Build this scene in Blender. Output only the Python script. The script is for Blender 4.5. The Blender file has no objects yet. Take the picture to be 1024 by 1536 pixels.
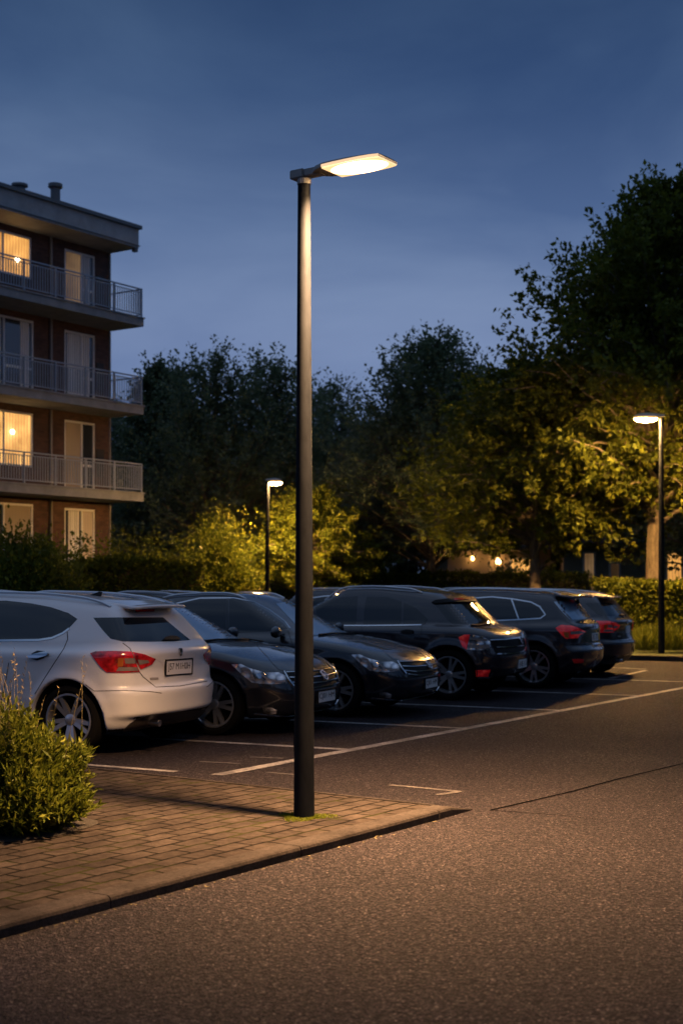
import bpy, math, random
import numpy as np
from mathutils import Vector, Matrix
from mathutils.geometry import delaunay_2d_cdt

SC = bpy.context.scene
COL = SC.collection
FPX, HOR, CAMH = 2100.0, 878.0, 1.55      # focal length in photo pixels, horizon row, eye height
RNG = np.random.default_rng(7)
random.seed(7)

def ground(px, py, z=0.0):
    """world point on the level z seen at photo pixel (px, py)"""
    d = (CAMH - z) * FPX / (py - HOR)
    return ((px - 512.0) * d / FPX, d)
def at(px, py, d):
    return ((px - 512.0) * d / FPX, d, CAMH + (HOR - py) * d / FPX)
def unit(v):
    v = np.asarray(v, float)
    return v / np.linalg.norm(v)

# ------------------------------------------------------------------ scene objects
def tag(o, label=None, cat=None, group=None, kind=None):
    if label: o['label'] = label
    if cat: o['category'] = cat
    if group: o['group'] = group
    if kind: o['kind'] = kind
    return o
def empty(name, loc=(0, 0, 0), rz=0.0):
    o = bpy.data.objects.new(name, None)
    o.empty_display_size = .2
    COL.objects.link(o); o.location = loc; o.rotation_euler = (0, 0, rz)
    return o
def link(name, me, mats, parent=None, loc=None, rz=None):
    o = bpy.data.objects.new(name, me)
    COL.objects.link(o)
    if mats is not None:
        for m in (mats if isinstance(mats, (list, tuple)) else [mats]): me.materials.append(m)
    if parent is not None: o.parent = parent
    if loc is not None: o.location = loc
    if rz is not None: o.rotation_euler = (0, 0, rz)
    return o
def kids(o): return [c for c in COL.objects if c.parent == o]
def copy_tree(o, parent=None, memo=None):
    c = o.copy(); COL.objects.link(c); c.parent = parent
    for ch in [k for k in list(COL.objects) if k.parent == o]:
        copy_tree(ch, c)
    return c

def np_mesh(name, V, F, mat_idx=None, smooth=False, normals=None):
    """V (n,3); F list of equal-length face arrays or one (m,k) array"""
    me = bpy.data.meshes.new(name)
    V = np.asarray(V, np.float32)
    if isinstance(F, np.ndarray): F = [F]
    F = [np.asarray(f, np.int32) for f in F if len(f)]
    nl = sum(f.size for f in F); nf = sum(len(f) for f in F)
    me.vertices.add(len(V)); me.vertices.foreach_set('co', V.ravel())
    me.loops.add(nl); me.polygons.add(nf)
    me.loops.foreach_set('vertex_index', np.concatenate([f.ravel() for f in F]))
    tot = np.concatenate([np.full(len(f), f.shape[1], np.int32) for f in F])
    st = np.concatenate([[0], np.cumsum(tot)[:-1]]).astype(np.int32)
    me.polygons.foreach_set('loop_start', st)
    try: me.polygons.foreach_set('loop_total', tot)
    except Exception: pass
    if mat_idx is not None: me.polygons.foreach_set('material_index', np.asarray(mat_idx, np.int32))
    me.polygons.foreach_set('use_smooth', np.full(nf, bool(smooth)))
    me.update(calc_edges=True)
    me.validate()
    if normals is not None and len(me.vertices) == len(V):
        me.normals_split_custom_set_from_vertices([tuple(n) for n in normals])
    return me

class MB:
    """collects boxes, tubes and lofts into one mesh"""
    def __init__(s): s.v = []; s.f = []; s.n = 0; s.m = []
    def add(s, V, F, m=0):
        s.v.extend([tuple(p) for p in V])
        for f in F: s.f.append(tuple(i + s.n for i in f)); s.m.append(m)
        s.n += len(V)
    def box(s, lo, hi, m=0, frame=None):
        x0, y0, z0 = lo; x1, y1, z1 = hi
        V = [(x0,y0,z0),(x1,y0,z0),(x1,y1,z0),(x0,y1,z0),(x0,y0,z1),(x1,y0,z1),(x1,y1,z1),(x0,y1,z1)]
        if frame: V = [frame(p) for p in V]
        s.add(V, [(0,3,2,1),(4,5,6,7),(0,1,5,4),(1,2,6,5),(2,3,7,6),(3,0,4,7)], m)
    def tube(s, P, R, seg=8, m=0, cap=True):
        P = [np.asarray(p, float) for p in P]
        if np.isscalar(R): R = [R] * len(P)
        n = len(P); V = []; up = np.array([0.13, 0.31, 0.94])
        prev = None
        for i, p in enumerate(P):
            t = P[min(i+1, n-1)] - P[max(i-1, 0)]
            t = t / (np.linalg.norm(t) + 1e-9)
            if prev is None:
                a = np.cross(t, up if abs(t @ up) < .95 else np.array([1.0, 0, 0]))
            else: a = prev - t * (prev @ t)
            a = a / (np.linalg.norm(a) + 1e-9); prev = a
            b = np.cross(t, a)
            for k in range(seg):
                th = 2 * math.pi * k / seg
                V.append(p + R[i] * (a * math.cos(th) + b * math.sin(th)))
        F = []
        for i in range(n - 1):
            for k in range(seg):
                k2 = (k + 1) % seg
                F.append((i*seg+k, i*seg+k2, (i+1)*seg+k2, (i+1)*seg+k))
        if cap:
            F.append(tuple(range(seg))[::-1]); F.append(tuple((n-1)*seg + k for k in range(seg)))
        s.add(V, F, m)
    def lathe(s, prof, axis='y', seg=32, m=0, org=(0, 0, 0)):
        """prof: list of (axial, radius)"""
        V = []; n = len(prof)
        for a, r in prof:
            for k in range(seg):
                th = 2 * math.pi * k / seg
                c, q = r * math.cos(th), r * math.sin(th)
                p = (c, a, q) if axis == 'y' else ((c, q, a) if axis == 'z' else (a, c, q))
                V.append((p[0]+org[0], p[1]+org[1], p[2]+org[2]))
        F = []
        for i in range(n - 1):
            for k in range(seg):
                k2 = (k + 1) % seg
                F.append((i*seg+k, (i+1)*seg+k, (i+1)*seg+k2, i*seg+k2))
        s.add(V, F, m)
    def prism(s, poly, z0, z1, m=0, frame=None):
        n = len(poly)
        V = [(x, y, z0) for x, y in poly] + [(x, y, z1) for x, y in poly]
        if frame: V = [frame(p) for p in V]
        F = [tuple(range(n))[::-1], tuple(range(n, 2*n))]
        for i in range(n):
            j = (i + 1) % n; F.append((i, j, n + j, n + i))
        s.add(V, F, m)
    def build(s, name, mats, parent=None, smooth=False, loc=None, rz=None, bevel=0):
        me = bpy.data.meshes.new(name)
        me.from_pydata(s.v, [], s.f)
        me.polygons.foreach_set('material_index', s.m)
        me.polygons.foreach_set('use_smooth', [bool(smooth)] * len(s.f))
        import bmesh
        bm = bmesh.new(); bm.from_mesh(me)
        bmesh.ops.recalc_face_normals(bm, faces=bm.faces)
        if bevel: bmesh.ops.bevel(bm, geom=list(bm.edges), offset=bevel, segments=2, affect='EDGES', clamp_overlap=True)
        bm.to_mesh(me); bm.free(); me.update()
        if smooth:
            try: me.set_sharp_from_angle(angle=math.radians(38))
            except Exception: pass
        return link(name, me, mats, parent, loc, rz)

# ------------------------------------------------------------------ materials
def mat(name, col=(.5, .5, .5), rough=.5, metal=0.0, coat=0.0, emit=None, estr=0.0, ior=None, spec=None):
    m = bpy.data.materials.new(name); m.use_nodes = True
    b = m.node_tree.nodes['Principled BSDF']
    b.inputs['Base Color'].default_value = (*col, 1)
    b.inputs['Roughness'].default_value = rough
    b.inputs['Metallic'].default_value = metal
    if coat:
        b.inputs['Coat Weight'].default_value = coat; b.inputs['Coat Roughness'].default_value = .03
    if emit:
        b.inputs['Emission Color'].default_value = (*emit, 1); b.inputs['Emission Strength'].default_value = estr
    if ior: b.inputs['IOR'].default_value = ior
    if spec is not None: b.inputs['Specular IOR Level'].default_value = spec
    return m
class NT:
    def __init__(s, m): s.t = m.node_tree; s.b = s.t.nodes.get('Principled BSDF')
    def n(s, typ, **kw):
        nd = s.t.nodes.new(typ)
        for k, v in kw.items():
            if k.startswith('i_'): nd.inputs[k[2:].replace('_', ' ')].default_value = v
            else: setattr(nd, k, v)
        return nd
    def l(s, a, b): s.t.links.new(a, b)
    def coords(s, kind='Object', scale=(1, 1, 1), rot=(0, 0, 0)):
        tc = s.n('ShaderNodeTexCoord'); mp = s.n('ShaderNodeMapping')
        mp.inputs['Scale'].default_value = scale; mp.inputs['Rotation'].default_value = rot
        s.l(tc.outputs[kind], mp.inputs['Vector']); return mp.outputs['Vector']
    def noise(s, vec, scale, detail=4, rough=.55, dist=0):
        nd = s.n('ShaderNodeTexNoise'); nd.inputs['Scale'].default_value = scale
        nd.inputs['Detail'].default_value = detail; nd.inputs['Roughness'].default_value = rough
        nd.inputs['Distortion'].default_value = dist
        if vec is not None: s.l(vec, nd.inputs['Vector'])
        return nd.outputs['Fac']
    def ramp(s, fac, stops, interp='LINEAR'):
        nd = s.n('ShaderNodeValToRGB'); cr = nd.color_ramp; cr.interpolation = interp
        while len(cr.elements) < len(stops): cr.elements.new(.5)
        for e, (p, c) in zip(cr.elements, stops):
            e.position = p; e.color = (*c, 1) if len(c) == 3 else c
        s.l(fac, nd.inputs['Fac']); return nd.outputs['Color']
    def mix(s, fac, a, b, typ='MIX'):
        nd = s.n('ShaderNodeMix', data_type='RGBA', blend_type=typ)
        for v, i in ((fac, 0), (a, 6), (b, 7)):
            if hasattr(v, 'links'): s.l(v, nd.inputs[i])
            elif i == 0: nd.inputs[0].default_value = v
            else: nd.inputs[i].default_value = (*v, 1)
        return nd.outputs[2]
    def bump(s, h, strength=.3, dist=.01):
        nd = s.n('ShaderNodeBump'); nd.inputs['Strength'].default_value = strength
        nd.inputs['Distance'].default_value = dist
        s.l(h, nd.inputs['Height']); s.l(nd.outputs['Normal'], s.b.inputs['Normal'])

g3 = lambda v: (v, v, v)
M = {}
def build_mats():
    # asphalt: aggregate of dark binder and pale stone chips, patches of wear
    m = M['asphalt'] = mat('asphalt', rough=.85); t = NT(m); v = t.coords()
    vo = t.n('ShaderNodeTexVoronoi'); vo.inputs['Scale'].default_value = 108; t.l(v, vo.inputs['Vector'])
    chips = t.ramp(vo.outputs['Color'], [(0, (.0035,.0030,.0039)), (.42, (.0125,.0104,.0130)), (.66, (.034,.0280,.0330)), (.84, (.080,.066,.073)), (1, (.25,.21,.215))])
    fine = t.ramp(t.noise(v, 42, 5, .7), [(.30, g3(.28)), (.64, g3(1.5))])
    c = t.mix(1, chips, fine, 'MULTIPLY')
    big = t.ramp(t.noise(v, .55, 5, .6, .6), [(.3, (.64,.63,.65)), (.7, (1.02,.99,.98))])
    c = t.mix(1, c, big, 'MULTIPLY')
    stain = t.ramp(t.noise(v, 1.7, 4, .6, 1.2), [(.60, g3(1)), (.72, g3(.70))])
    c = t.mix(1, c, stain, 'MULTIPLY')
    t.l(c, t.b.inputs['Base Color'])
    add = t.n('ShaderNodeMath', operation='ADD'); t.l(t.noise(v, 60, 4, .7), add.inputs[0]); t.l(vo.outputs['Distance'], add.inputs[1])
    t.bump(add.outputs[0], 1.0, .02); t.b.inputs['Specular IOR Level'].default_value = .14
    t.l(t.ramp(t.noise(v, 30, 3), [(.3, g3(.62)), (.7, g3(.95))]), t.b.inputs['Roughness'])
    # road marking: worn white paint
    for key, col, lo_, hi_ in (('marking', (.26, .245, .235), .38, .52), ('marking_worn', (.13, .115, .10), .46, .60)):
     m = M[key] = mat('road_paint', rough=.7); t = NT(m); v = t.coords()
     wear = t.ramp(t.noise(v, 26, 6, .75, .4), [(lo_, g3(0)), (hi_, g3(1))])
     wear2 = t.ramp(t.noise(v, 2.2, 4, .6), [(.38, g3(.25)), (.55, g3(1))])
     w = t.mix(1, wear, wear2, 'MULTIPLY')
     t.l(t.mix(w, (.028,.023,.025), col), t.b.inputs['Base Color']); t.bump(t.noise(v, 70, 4, .7), .6, .006)
    # concrete pavers
    m = M['pavers'] = mat('concrete_pavers', rough=.95, spec=.04); t = NT(m)
    v = t.coords(rot=(0, 0, -PAVE_ANG))
    wob = t.n('ShaderNodeVectorMath', operation='MULTIPLY_ADD')
    nz = t.n('ShaderNodeTexNoise'); nz.inputs['Scale'].default_value = 6; t.l(v, nz.inputs['Vector'])
    t.l(nz.outputs['Color'], wob.inputs[0]); wob.inputs[1].default_value = (.035, .035, 0); t.l(v, wob.inputs[2])
    br = t.n('ShaderNodeTexBrick'); t.l(wob.outputs[0], br.inputs['Vector'])
    br.inputs['Scale'].default_value = 1.0; br.inputs['Brick Width'].default_value = .25; br.inputs['Row Height'].default_value = .138
    br.inputs['Mortar Size'].default_value = .0105; br.inputs['Mortar Smooth'].default_value = .35; br.offset = .5
    br.inputs['Color1'].default_value = (.026,.0218,.0205,1); br.inputs['Color2'].default_value = (.036,.0300,.0282,1); br.inputs['Mortar'].default_value = (.0045,.004,.0028,1)
    mott = t.ramp(t.noise(v, 22, 6, .75), [(.28, g3(.50)), (.7, g3(1.35))])
    c = t.mix(1, br.outputs['Color'], mott, 'MULTIPLY')
    dirt = t.ramp(t.noise(v, 2.3, 5, .65, .8), [(.35, (.55,.53,.52)), (.65, (1.15,1.12,1.05))])
    c = t.mix(1, c, dirt, 'MULTIPLY')
    # moss in some joints
    mossm = t.ramp(t.noise(v, 3.1, 3), [(.50, g3(0)), (.66, g3(.8))])
    mm = t.n('ShaderNodeMath', operation='MULTIPLY'); t.l(mossm, mm.inputs[0]); t.l(br.outputs['Fac'], mm.inputs[1])
    c = t.mix(mm.outputs[0], c, (.020,.024,.004))
    t.l(c, t.b.inputs['Base Color'])
    inv = t.n('ShaderNodeMath', operation='MULTIPLY_ADD'); t.l(br.outputs['Fac'], inv.inputs[0]); inv.inputs[1].default_value = -1.0
    sm = t.n('ShaderNodeMath', operation='MULTIPLY'); t.l(t.noise(v, 40, 5, .7), sm.inputs[0]); sm.inputs[1].default_value = .35
    t.l(sm.outputs[0], inv.inputs[2]); t.bump(inv.outputs[0], 1.0, .012)
    # concrete kerb
    m = M['kerb'] = mat('kerb_concrete', rough=.95, spec=.05); t = NT(m); v = t.coords()
    c = t.ramp(t.noise(v, 38, 6, .75), [(.25, (.018,.0155,.0145)), (.75, (.054,.046,.043))])
    c = t.mix(1, c, t.ramp(t.noise(v, 3, 5, .6), [(.35, g3(.6)), (.65, g3(1.1))]), 'MULTIPLY')
    t.l(c, t.b.inputs['Base Color']); t.bump(t.noise(v, 70, 5, .7), .7, .008)
    M['joint'] = mat('dark_joint', (.004,.0035,.0035), 1.0, spec=0.0)
    m = M['soil'] = mat('soil', rough=1); t = NT(m); v = t.coords()
    t.l(t.ramp(t.noise(v, 25, 6, .7), [(.3, (.004,.003,.002)), (.7, (.016,.012,.008))]), t.b.inputs['Base Color']); t.bump(t.noise(v, 30, 5), 1, .02)
    m = M['grass_ground'] = mat('lawn', rough=1); t = NT(m); v = t.coords()
    t.l(t.ramp(t.noise(v, 4, 6, .7), [(.3, (.02,.028,.008)), (.7, (.06,.075,.02))]), t.b.inputs['Base Color']); t.bump(t.noise(v, 40, 5), 1, .05)
    # foliage
    def leaf(name, cols, trans=.45, rough=.5):
        m = mat(name, rough=rough); t = NT(m)
        geo = t.n('ShaderNodeNewGeometry')
        c1 = t.ramp(geo.outputs['Random Per Island'], [(i / (len(cols) - 1), c) for i, c in enumerate(cols)])
        tc = t.coords(); c = t.mix(1, c1, t.ramp(t.noise(tc, 1.1, 3), [(.3, g3(.65)), (.7, g3(1.3))]), 'MULTIPLY')
        t.l(c, t.b.inputs['Base Color'])
        t.b.inputs['Specular IOR Level'].default_value = .12
        tr = t.n('ShaderNodeBsdfTranslucent'); t.l(c, tr.inputs['Color'])
        mx = t.n('ShaderNodeMixShader'); mx.inputs[0].default_value = trans
        out = t.t.nodes['Material Output']
        t.l(t.b.outputs[0], mx.inputs[1]); t.l(tr.outputs[0], mx.inputs[2]); t.l(mx.outputs[0], out.inputs['Surface'])
        if name == 'leaf_dark': t.b.inputs['Specular IOR Level'].default_value = .35
        M[name] = m
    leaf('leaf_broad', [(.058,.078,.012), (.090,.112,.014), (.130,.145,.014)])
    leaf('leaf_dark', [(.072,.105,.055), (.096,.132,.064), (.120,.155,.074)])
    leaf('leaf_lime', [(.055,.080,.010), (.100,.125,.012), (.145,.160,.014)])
    leaf('leaf_shrub', [(.045,.062,.008), (.085,.105,.011), (.135,.145,.018)], .35)
    leaf('straw', [(.16,.13,.06), (.24,.20,.10)], .2)
    m = M['bark'] = mat('bark', rough=.95); t = NT(m); v = t.coords(scale=(1, 1, .25))
    t.l(t.ramp(t.noise(v, 14, 6, .7), [(.3, (.06,.048,.034)), (.7, (.21,.17,.125))]), t.b.inputs['Base Color']); t.bump(t.noise(v, 18, 6, .7), 1, .05)
    M['twig'] = mat('twig', (.05,.04,.025), .9)
    # cars
    def paint(name, col, rough, metal=0.0):
        m = mat(name, col, rough, metal, 1.0); t = NT(m); v = t.coords()
        t.b.inputs['Specular IOR Level'].default_value = .5 if col[0] > .3 else .32
        t.b.inputs['Coat IOR'].default_value = 1.5 if col[0] > .3 else 1.6
        # road film: a little dust low on the body and faint waviness in the lacquer
        t.l(t.ramp(t.noise(v, 5, 4), [(.3, g3(rough * .8)), (.7, g3(rough * 1.3))]), t.b.inputs['Roughness'])
        M[name] = m
    paint('paint_white', (.64,.64,.65), .35)
    paint('paint_black', (.0045,.0065,.0115), .35)  # base lightened towards blue in place of sky mirrored on the bonnet
    paint('paint_plum', (.0090,.0068,.0115), .35, .2)
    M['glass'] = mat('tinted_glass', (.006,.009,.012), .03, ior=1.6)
    M['sky_tint_screen'] = mat('windscreen_sky_tint', (.21,.31,.42), .10, ior=2.3)  # pale blue base stands in for sky mirrored in the glass
    M['liner'] = mat('black_plastic', (.010,.010,.010), .7, spec=.2)
    M['trim_brown'] = mat('bumper_plastic', (.028,.022,.020), .55)
    M['gap'] = mat('panel_gap', (.012,.012,.013), .8)
    M['chrome'] = mat('chrome', (.62,.63,.65), .14, 1.0)
    M['alu'] = mat('roof_rail_metal', (.55,.56,.58), .28, 1.0)
    m = M['tyre'] = mat('tyre_rubber', (.006,.006,.006), .95, spec=.06)
    M['rim'] = mat('alloy', (.52,.53,.55), .28, .85)
    M['rim_dark'] = mat('wheel_inner_black', (.005,.005,.005), .9, spec=.05)  # near-black disc behind the spokes
    M['red_lens'] = mat('red_lens', (.75,.012,.014), .12, coat=1.0)
    M['red_return_glow'] = mat('red_reflection_glow', (.75,.012,.016), .12, coat=1.0, emit=(1,.035,.04), estr=.12); t = NT(M['red_return_glow']); v = t.coords()  # faint emission stands in for light thrown back by the red lenses
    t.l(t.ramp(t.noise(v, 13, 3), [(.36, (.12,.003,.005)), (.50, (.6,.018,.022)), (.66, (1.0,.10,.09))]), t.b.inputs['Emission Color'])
    M['amber_lens'] = mat('amber_lens', (.42,.10,.012), .15, coat=1.0)
    M['clear_lens'] = mat('clear_lens', (.20,.165,.15), .12, coat=1.0)
    m = M['lamp_glass'] = mat('headlamp_glass', (.10,.11,.13), .12, .6, coat=1.0); t = NT(m); v = t.coords()
    vo = t.n('ShaderNodeTexVoronoi'); vo.inputs['Scale'].default_value = 11; t.l(v, vo.inputs['Vector'])
    t.l(t.ramp(vo.outputs['Distance'], [(.15, (.90,.90,.92)), (.45, (.50,.51,.54)), (.7, (.09,.095,.10))]), t.b.inputs['Base Color'])
    t.bump(vo.outputs['Distance'], .8, .03)
    m = M['red_textured'] = mat('red_lamp_cover', (.34,.008,.012), .14, coat=1.0); t = NT(m); v = t.coords()
    t.l(t.ramp(t.noise(v, 14, 2), [(.35, (.13,.003,.005)), (.62, (.62,.014,.020))]), t.b.inputs['Base Color'])
    M['plate'] = mat('plate_white', (.68,.66,.64), .5)
    M['badge'] = mat('badge_grey', (.26,.24,.23), .5)
    M['plate_ink'] = mat('plate_ink', (.03,.025,.025), .6)
    # lamps and building
    m = M['pole'] = mat('pole_paint', (.012,.012,.013), .5); t = NT(m); v = t.coords(scale=(1, 1, .3))
    t.b.inputs['Specular IOR Level'].default_value = .03
    t.l(t.ramp(t.noise(v, 18, 5, .7), [(.3, (.0062,.0074,.0100)), (.7, (.0105,.0122,.0160))]), t.b.inputs['Base Color'])
    M['housing'] = mat('lamp_housing', (.26,.25,.24), .5)
    M['lamp_main'] = mat('lamp_panel_glow', (.9,.9,.9), .4, emit=(1, .60, .27), estr=LAMP_PANEL)
    M['bloom_rim'] = mat('bloom_edge_glow', (.6,.55,.5), .4, emit=(1, .64, .33), estr=1.0)  # emission imitates bloom along the edge of the head
    t = NT(M['lamp_main'])                     # frosted lens: full output in the middle, dimmer towards the rim
    gr = t.n('ShaderNodeTexGradient', gradient_type='QUADRATIC_SPHERE'); mp = t.n('ShaderNodeMapping'); tc = t.n('ShaderNodeTexCoord')
    mp.inputs['Location'].default_value = (-1, -1, 0); mp.inputs['Scale'].default_value = (2, 2, 0); t.l(tc.outputs['Generated'], mp.inputs[0]); t.l(mp.outputs[0], gr.inputs[0])
    rp = t.n('ShaderNodeMapRange'); t.l(gr.outputs['Fac'], rp.inputs[0]); rp.inputs[1].default_value = 0.0; rp.inputs[2].default_value = .10; rp.inputs[3].default_value = 1.3; rp.inputs[4].default_value = LAMP_PANEL
    t.l(rp.outputs[0], t.b.inputs['Emission Strength'])
    M['lamp_far'] = mat('lamp_disc_glow', (.9,.9,.9), .4, emit=(1, .52, .15), estr=LAMP_FAR)
    t = NT(M['lamp_far'])                      # bowl lens: brightest underneath, glowing rim
    sp = t.n('ShaderNodeSeparateXYZ'); tc = t.n('ShaderNodeTexCoord'); t.l(tc.outputs['Generated'], sp.inputs[0])
    rp = t.n('ShaderNodeMapRange'); t.l(sp.outputs['Z'], rp.inputs[0]); rp.inputs[1].default_value = .62; rp.inputs[2].default_value = .45; rp.inputs[3].default_value = 1.1; rp.inputs[4].default_value = LAMP_FAR
    t.l(rp.outputs[0], t.b.inputs['Emission Strength'])
    m = M['brick'] = mat('dark_brick', rough=.9); t = NT(m); v = t.coords(rot=(math.radians(90), 0, 0))
    br = t.n('ShaderNodeTexBrick'); t.l(v, br.inputs['Vector']); br.inputs['Scale'].default_value = 1
    br.inputs['Brick Width'].default_value = .22; br.inputs['Row Height'].default_value = .075; br.inputs['Mortar Size'].default_value = .008
    br.inputs['Color1'].default_value = (.075,.036,.027,1); br.inputs['Color2'].default_value = (.12,.058,.042,1); br.inputs['Mortar'].default_value = (.07,.058,.05,1)
    c = t.mix(1, br.outputs['Color'], t.ramp(t.noise(v, 1.5, 5), [(.3, g3(.7)), (.7, g3(1.15))]), 'MULTIPLY')
    t.l(c, t.b.inputs['Base Color'])
    m = M['slab'] = mat('balcony_concrete', rough=.85); t = NT(m); v = t.coords()
    t.l(t.ramp(t.noise(v, 2.5, 6, .65), [(.3, (.155,.165,.18)), (.7, (.26,.27,.29))]), t.b.inputs['Base Color'])
    m = M['fascia'] = mat('roof_fascia', rough=.6); t = NT(m); v = t.coords()
    t.l(t.ramp(t.noise(v, 2.0, 5, .65), [(.3, (.20,.21,.22)), (.7, (.31,.32,.34))]), t.b.inputs['Base Color'])
    M['roofcap'] = mat('roof_capping', (.09,.10,.11), .5)
    M['rail'] = mat('railing_steel', (.27,.31,.37), .5)
    M['frame'] = mat('window_frame_white', (.70,.70,.70), .5)
    M['frame_dark'] = mat('shutter_panel', (.02,.02,.022), .6)
    M['pipe'] = mat('downpipe', (.24,.22,.20), .5)
    M['pane'] = mat('window_glass', (.03,.035,.045), .06, ior=1.8)
    m = M['curtain'] = mat('curtain_cloth', rough=.9); t = NT(m); v = t.coords()
    wv = t.n('ShaderNodeTexWave'); wv.inputs['Scale'].default_value = 3.2; wv.inputs['Distortion'].default_value = 1.5; t.l(v, wv.inputs['Vector'])
    t.l(t.ramp(wv.outputs['Fac'], [(.2, (.50,.50,.50)), (.8, (.80,.80,.80))]), t.b.inputs['Base Color'])
    def lit(name, col, s):
        m = mat(name, (.3,.25,.2), .8); t = NT(m); v = t.coords()
        wv = t.n('ShaderNodeTexWave'); wv.inputs['Scale'].default_value = 2.6; wv.inputs['Distortion'].default_value = 2.0; wv.inputs['Detail'].default_value = 2; t.l(v, wv.inputs['Vector'])
        c = t.mix(1, t.ramp(wv.outputs['Fac'], [(0, g3(.6)), (1, g3(1.1))]), col, 'MULTIPLY')
        c = t.mix(1, c, t.ramp(t.noise(v, 1.1, 3), [(.32, (.45,.40,.34)), (.66, (1.15,1.15,1.15))]), 'MULTIPLY')
        t.l(c, t.b.inputs['Emission Color']); t.b.inputs['Emission Strength'].default_value = s
        M[name] = m
    lit('lit_room', (1, .47, .11), 1.05)
    lit('lit_room_bright', (1, .52, .15), 1.5)
    lit('lit_curtain', (1, .58, .25), .17)
    lit('lit_dim', (1, .50, .15), .045)
    M['bulb'] = mat('room_bulb', (1, 1, 1), .4, emit=(1, .8, .5), estr=14)
    M['porch'] = mat('porch_lamp_glow', (.9,.9,.9), .4, emit=(1, .50, .15), estr=22)
    M['house_wall'] = mat('render_wall', (.30,.25,.19), .9)
    M['house_roof'] = mat('roof_tiles', (.05,.04,.04), .8)
# ------------------------------------------------------------------ cars: a smooth signed-distance body, panels traced on to it
def table(pts, blur=.05, lo=-3.0, hi=3.0, n=1201):
    pts = sorted(pts); xs = np.linspace(lo, hi, n)
    ys = np.interp(xs, [p[0] for p in pts], [p[1] for p in pts])
    k = max(1, int(blur / (xs[1] - xs[0]) / 2))
    ker = np.ones(2 * k + 1) / (2 * k + 1)
    for _ in range(2): ys = np.convolve(np.pad(ys, k, mode='edge'), ker, mode='valid')
    return lambda q: np.interp(q, xs, ys)
def smax(a, b, k):
    h = np.maximum(k - np.abs(a - b), 0) / k
    return np.maximum(a, b) + h * h * k * .25
def smin(a, b, k): return -smax(-a, -b, k)

def car_sdf(P):
    zt, zb = table(P['top'], .10), table(P['bot'], .10)
    xf, xr = table(P['front'], .05), table(P['rear'], P.get('rear_blur', .05))
    wz, wx = table(P['wz'], .035), table(P['wx'], .3)
    zr = table(P['roof'], .22); xw, xb = table(P['ws'], .10), table(P['rw'], .08)
    gw = table(P['gw'], .08); gx = table(P.get('gx', [(0, 0)]), .3)
    w = P['w']; ar = P['arch_r']; wzc = P['wheel_r']
    axles = (P['front_ax'], P['rear_ax'])
    def f(x, y, z):
        ay = np.abs(y); s = ay / w; s2 = s * s; s3 = s2 * np.sqrt(s2)
        W = w + wz(z) + wx(x)
        for xa in axles:
            r = np.sqrt((x - xa) ** 2 + (z - wzc) ** 2)
            W = W + P['flare'] * np.exp(-((r - ar - .01) / .055) ** 2) * (z > .1)
        dside = ay - W
        dfr = (x + P['bowf'] * s3 - xf(z)) * .96
        dre = (xr(z) - (x - P['bowr'] * s3)) * .96
        dtop = (z + P['crown'] * s2 - zt(x)) * .97
        dbot = zb(x) - z
        lb = smax(smax(dfr, dre, .02), dside, .16)
        lb = smax(lb, dtop, P.get('ktop', .09)); lb = smax(lb, dbot, .06)
        gs = (ay - gw(z) - gx(x)) * .95
        gf = (x + P['bowg'] * s2 - xw(z)) * P['wsn']
        gb = (xb(z) - (x - P['bowgr'] * s2)) * P['rwn']
        gr = z + P['rcrown'] * s2 - zr(x)
        gh = smax(smax(gf, gb, .02), gs, .07); gh = smax(gh, gr, .10); gh = np.maximum(gh, .6 - z)
        d = smin(lb, gh, P.get('kgh', .035))
        if 'spoiler' in P:
            x0, x1, zc, hw, th = P['spoiler']
            xs_ = x - P['bowgr'] * s2
            q = smax(smax(x0 - xs_, xs_ - x1, .01), ay - hw, .05)
            zl = z - (zr(np.maximum(x, x0 + .12)) - P['rcrown'] * s2 + zc)
            q = smax(q, np.abs(zl + th / 2) - th / 2, .02); d = smin(d, q, .025)
        for bx in P.get('cuts', ()):
            x0, x1, y1, z0, z1, k = bx
            q = smax(smax(x0 - x, x - x1, .01), smax(ay - y1, np.abs(z - (z0 + z1) / 2) - (z1 - z0) / 2, .02), .02)
            d = smax(d, -q, k)
        for xa in axles:
            r = np.sqrt((x - xa) ** 2 + (z - wzc) ** 2)
            d = smax(d, -np.maximum(r - ar, .52 - ay), .012)
        return d
    return f

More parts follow.
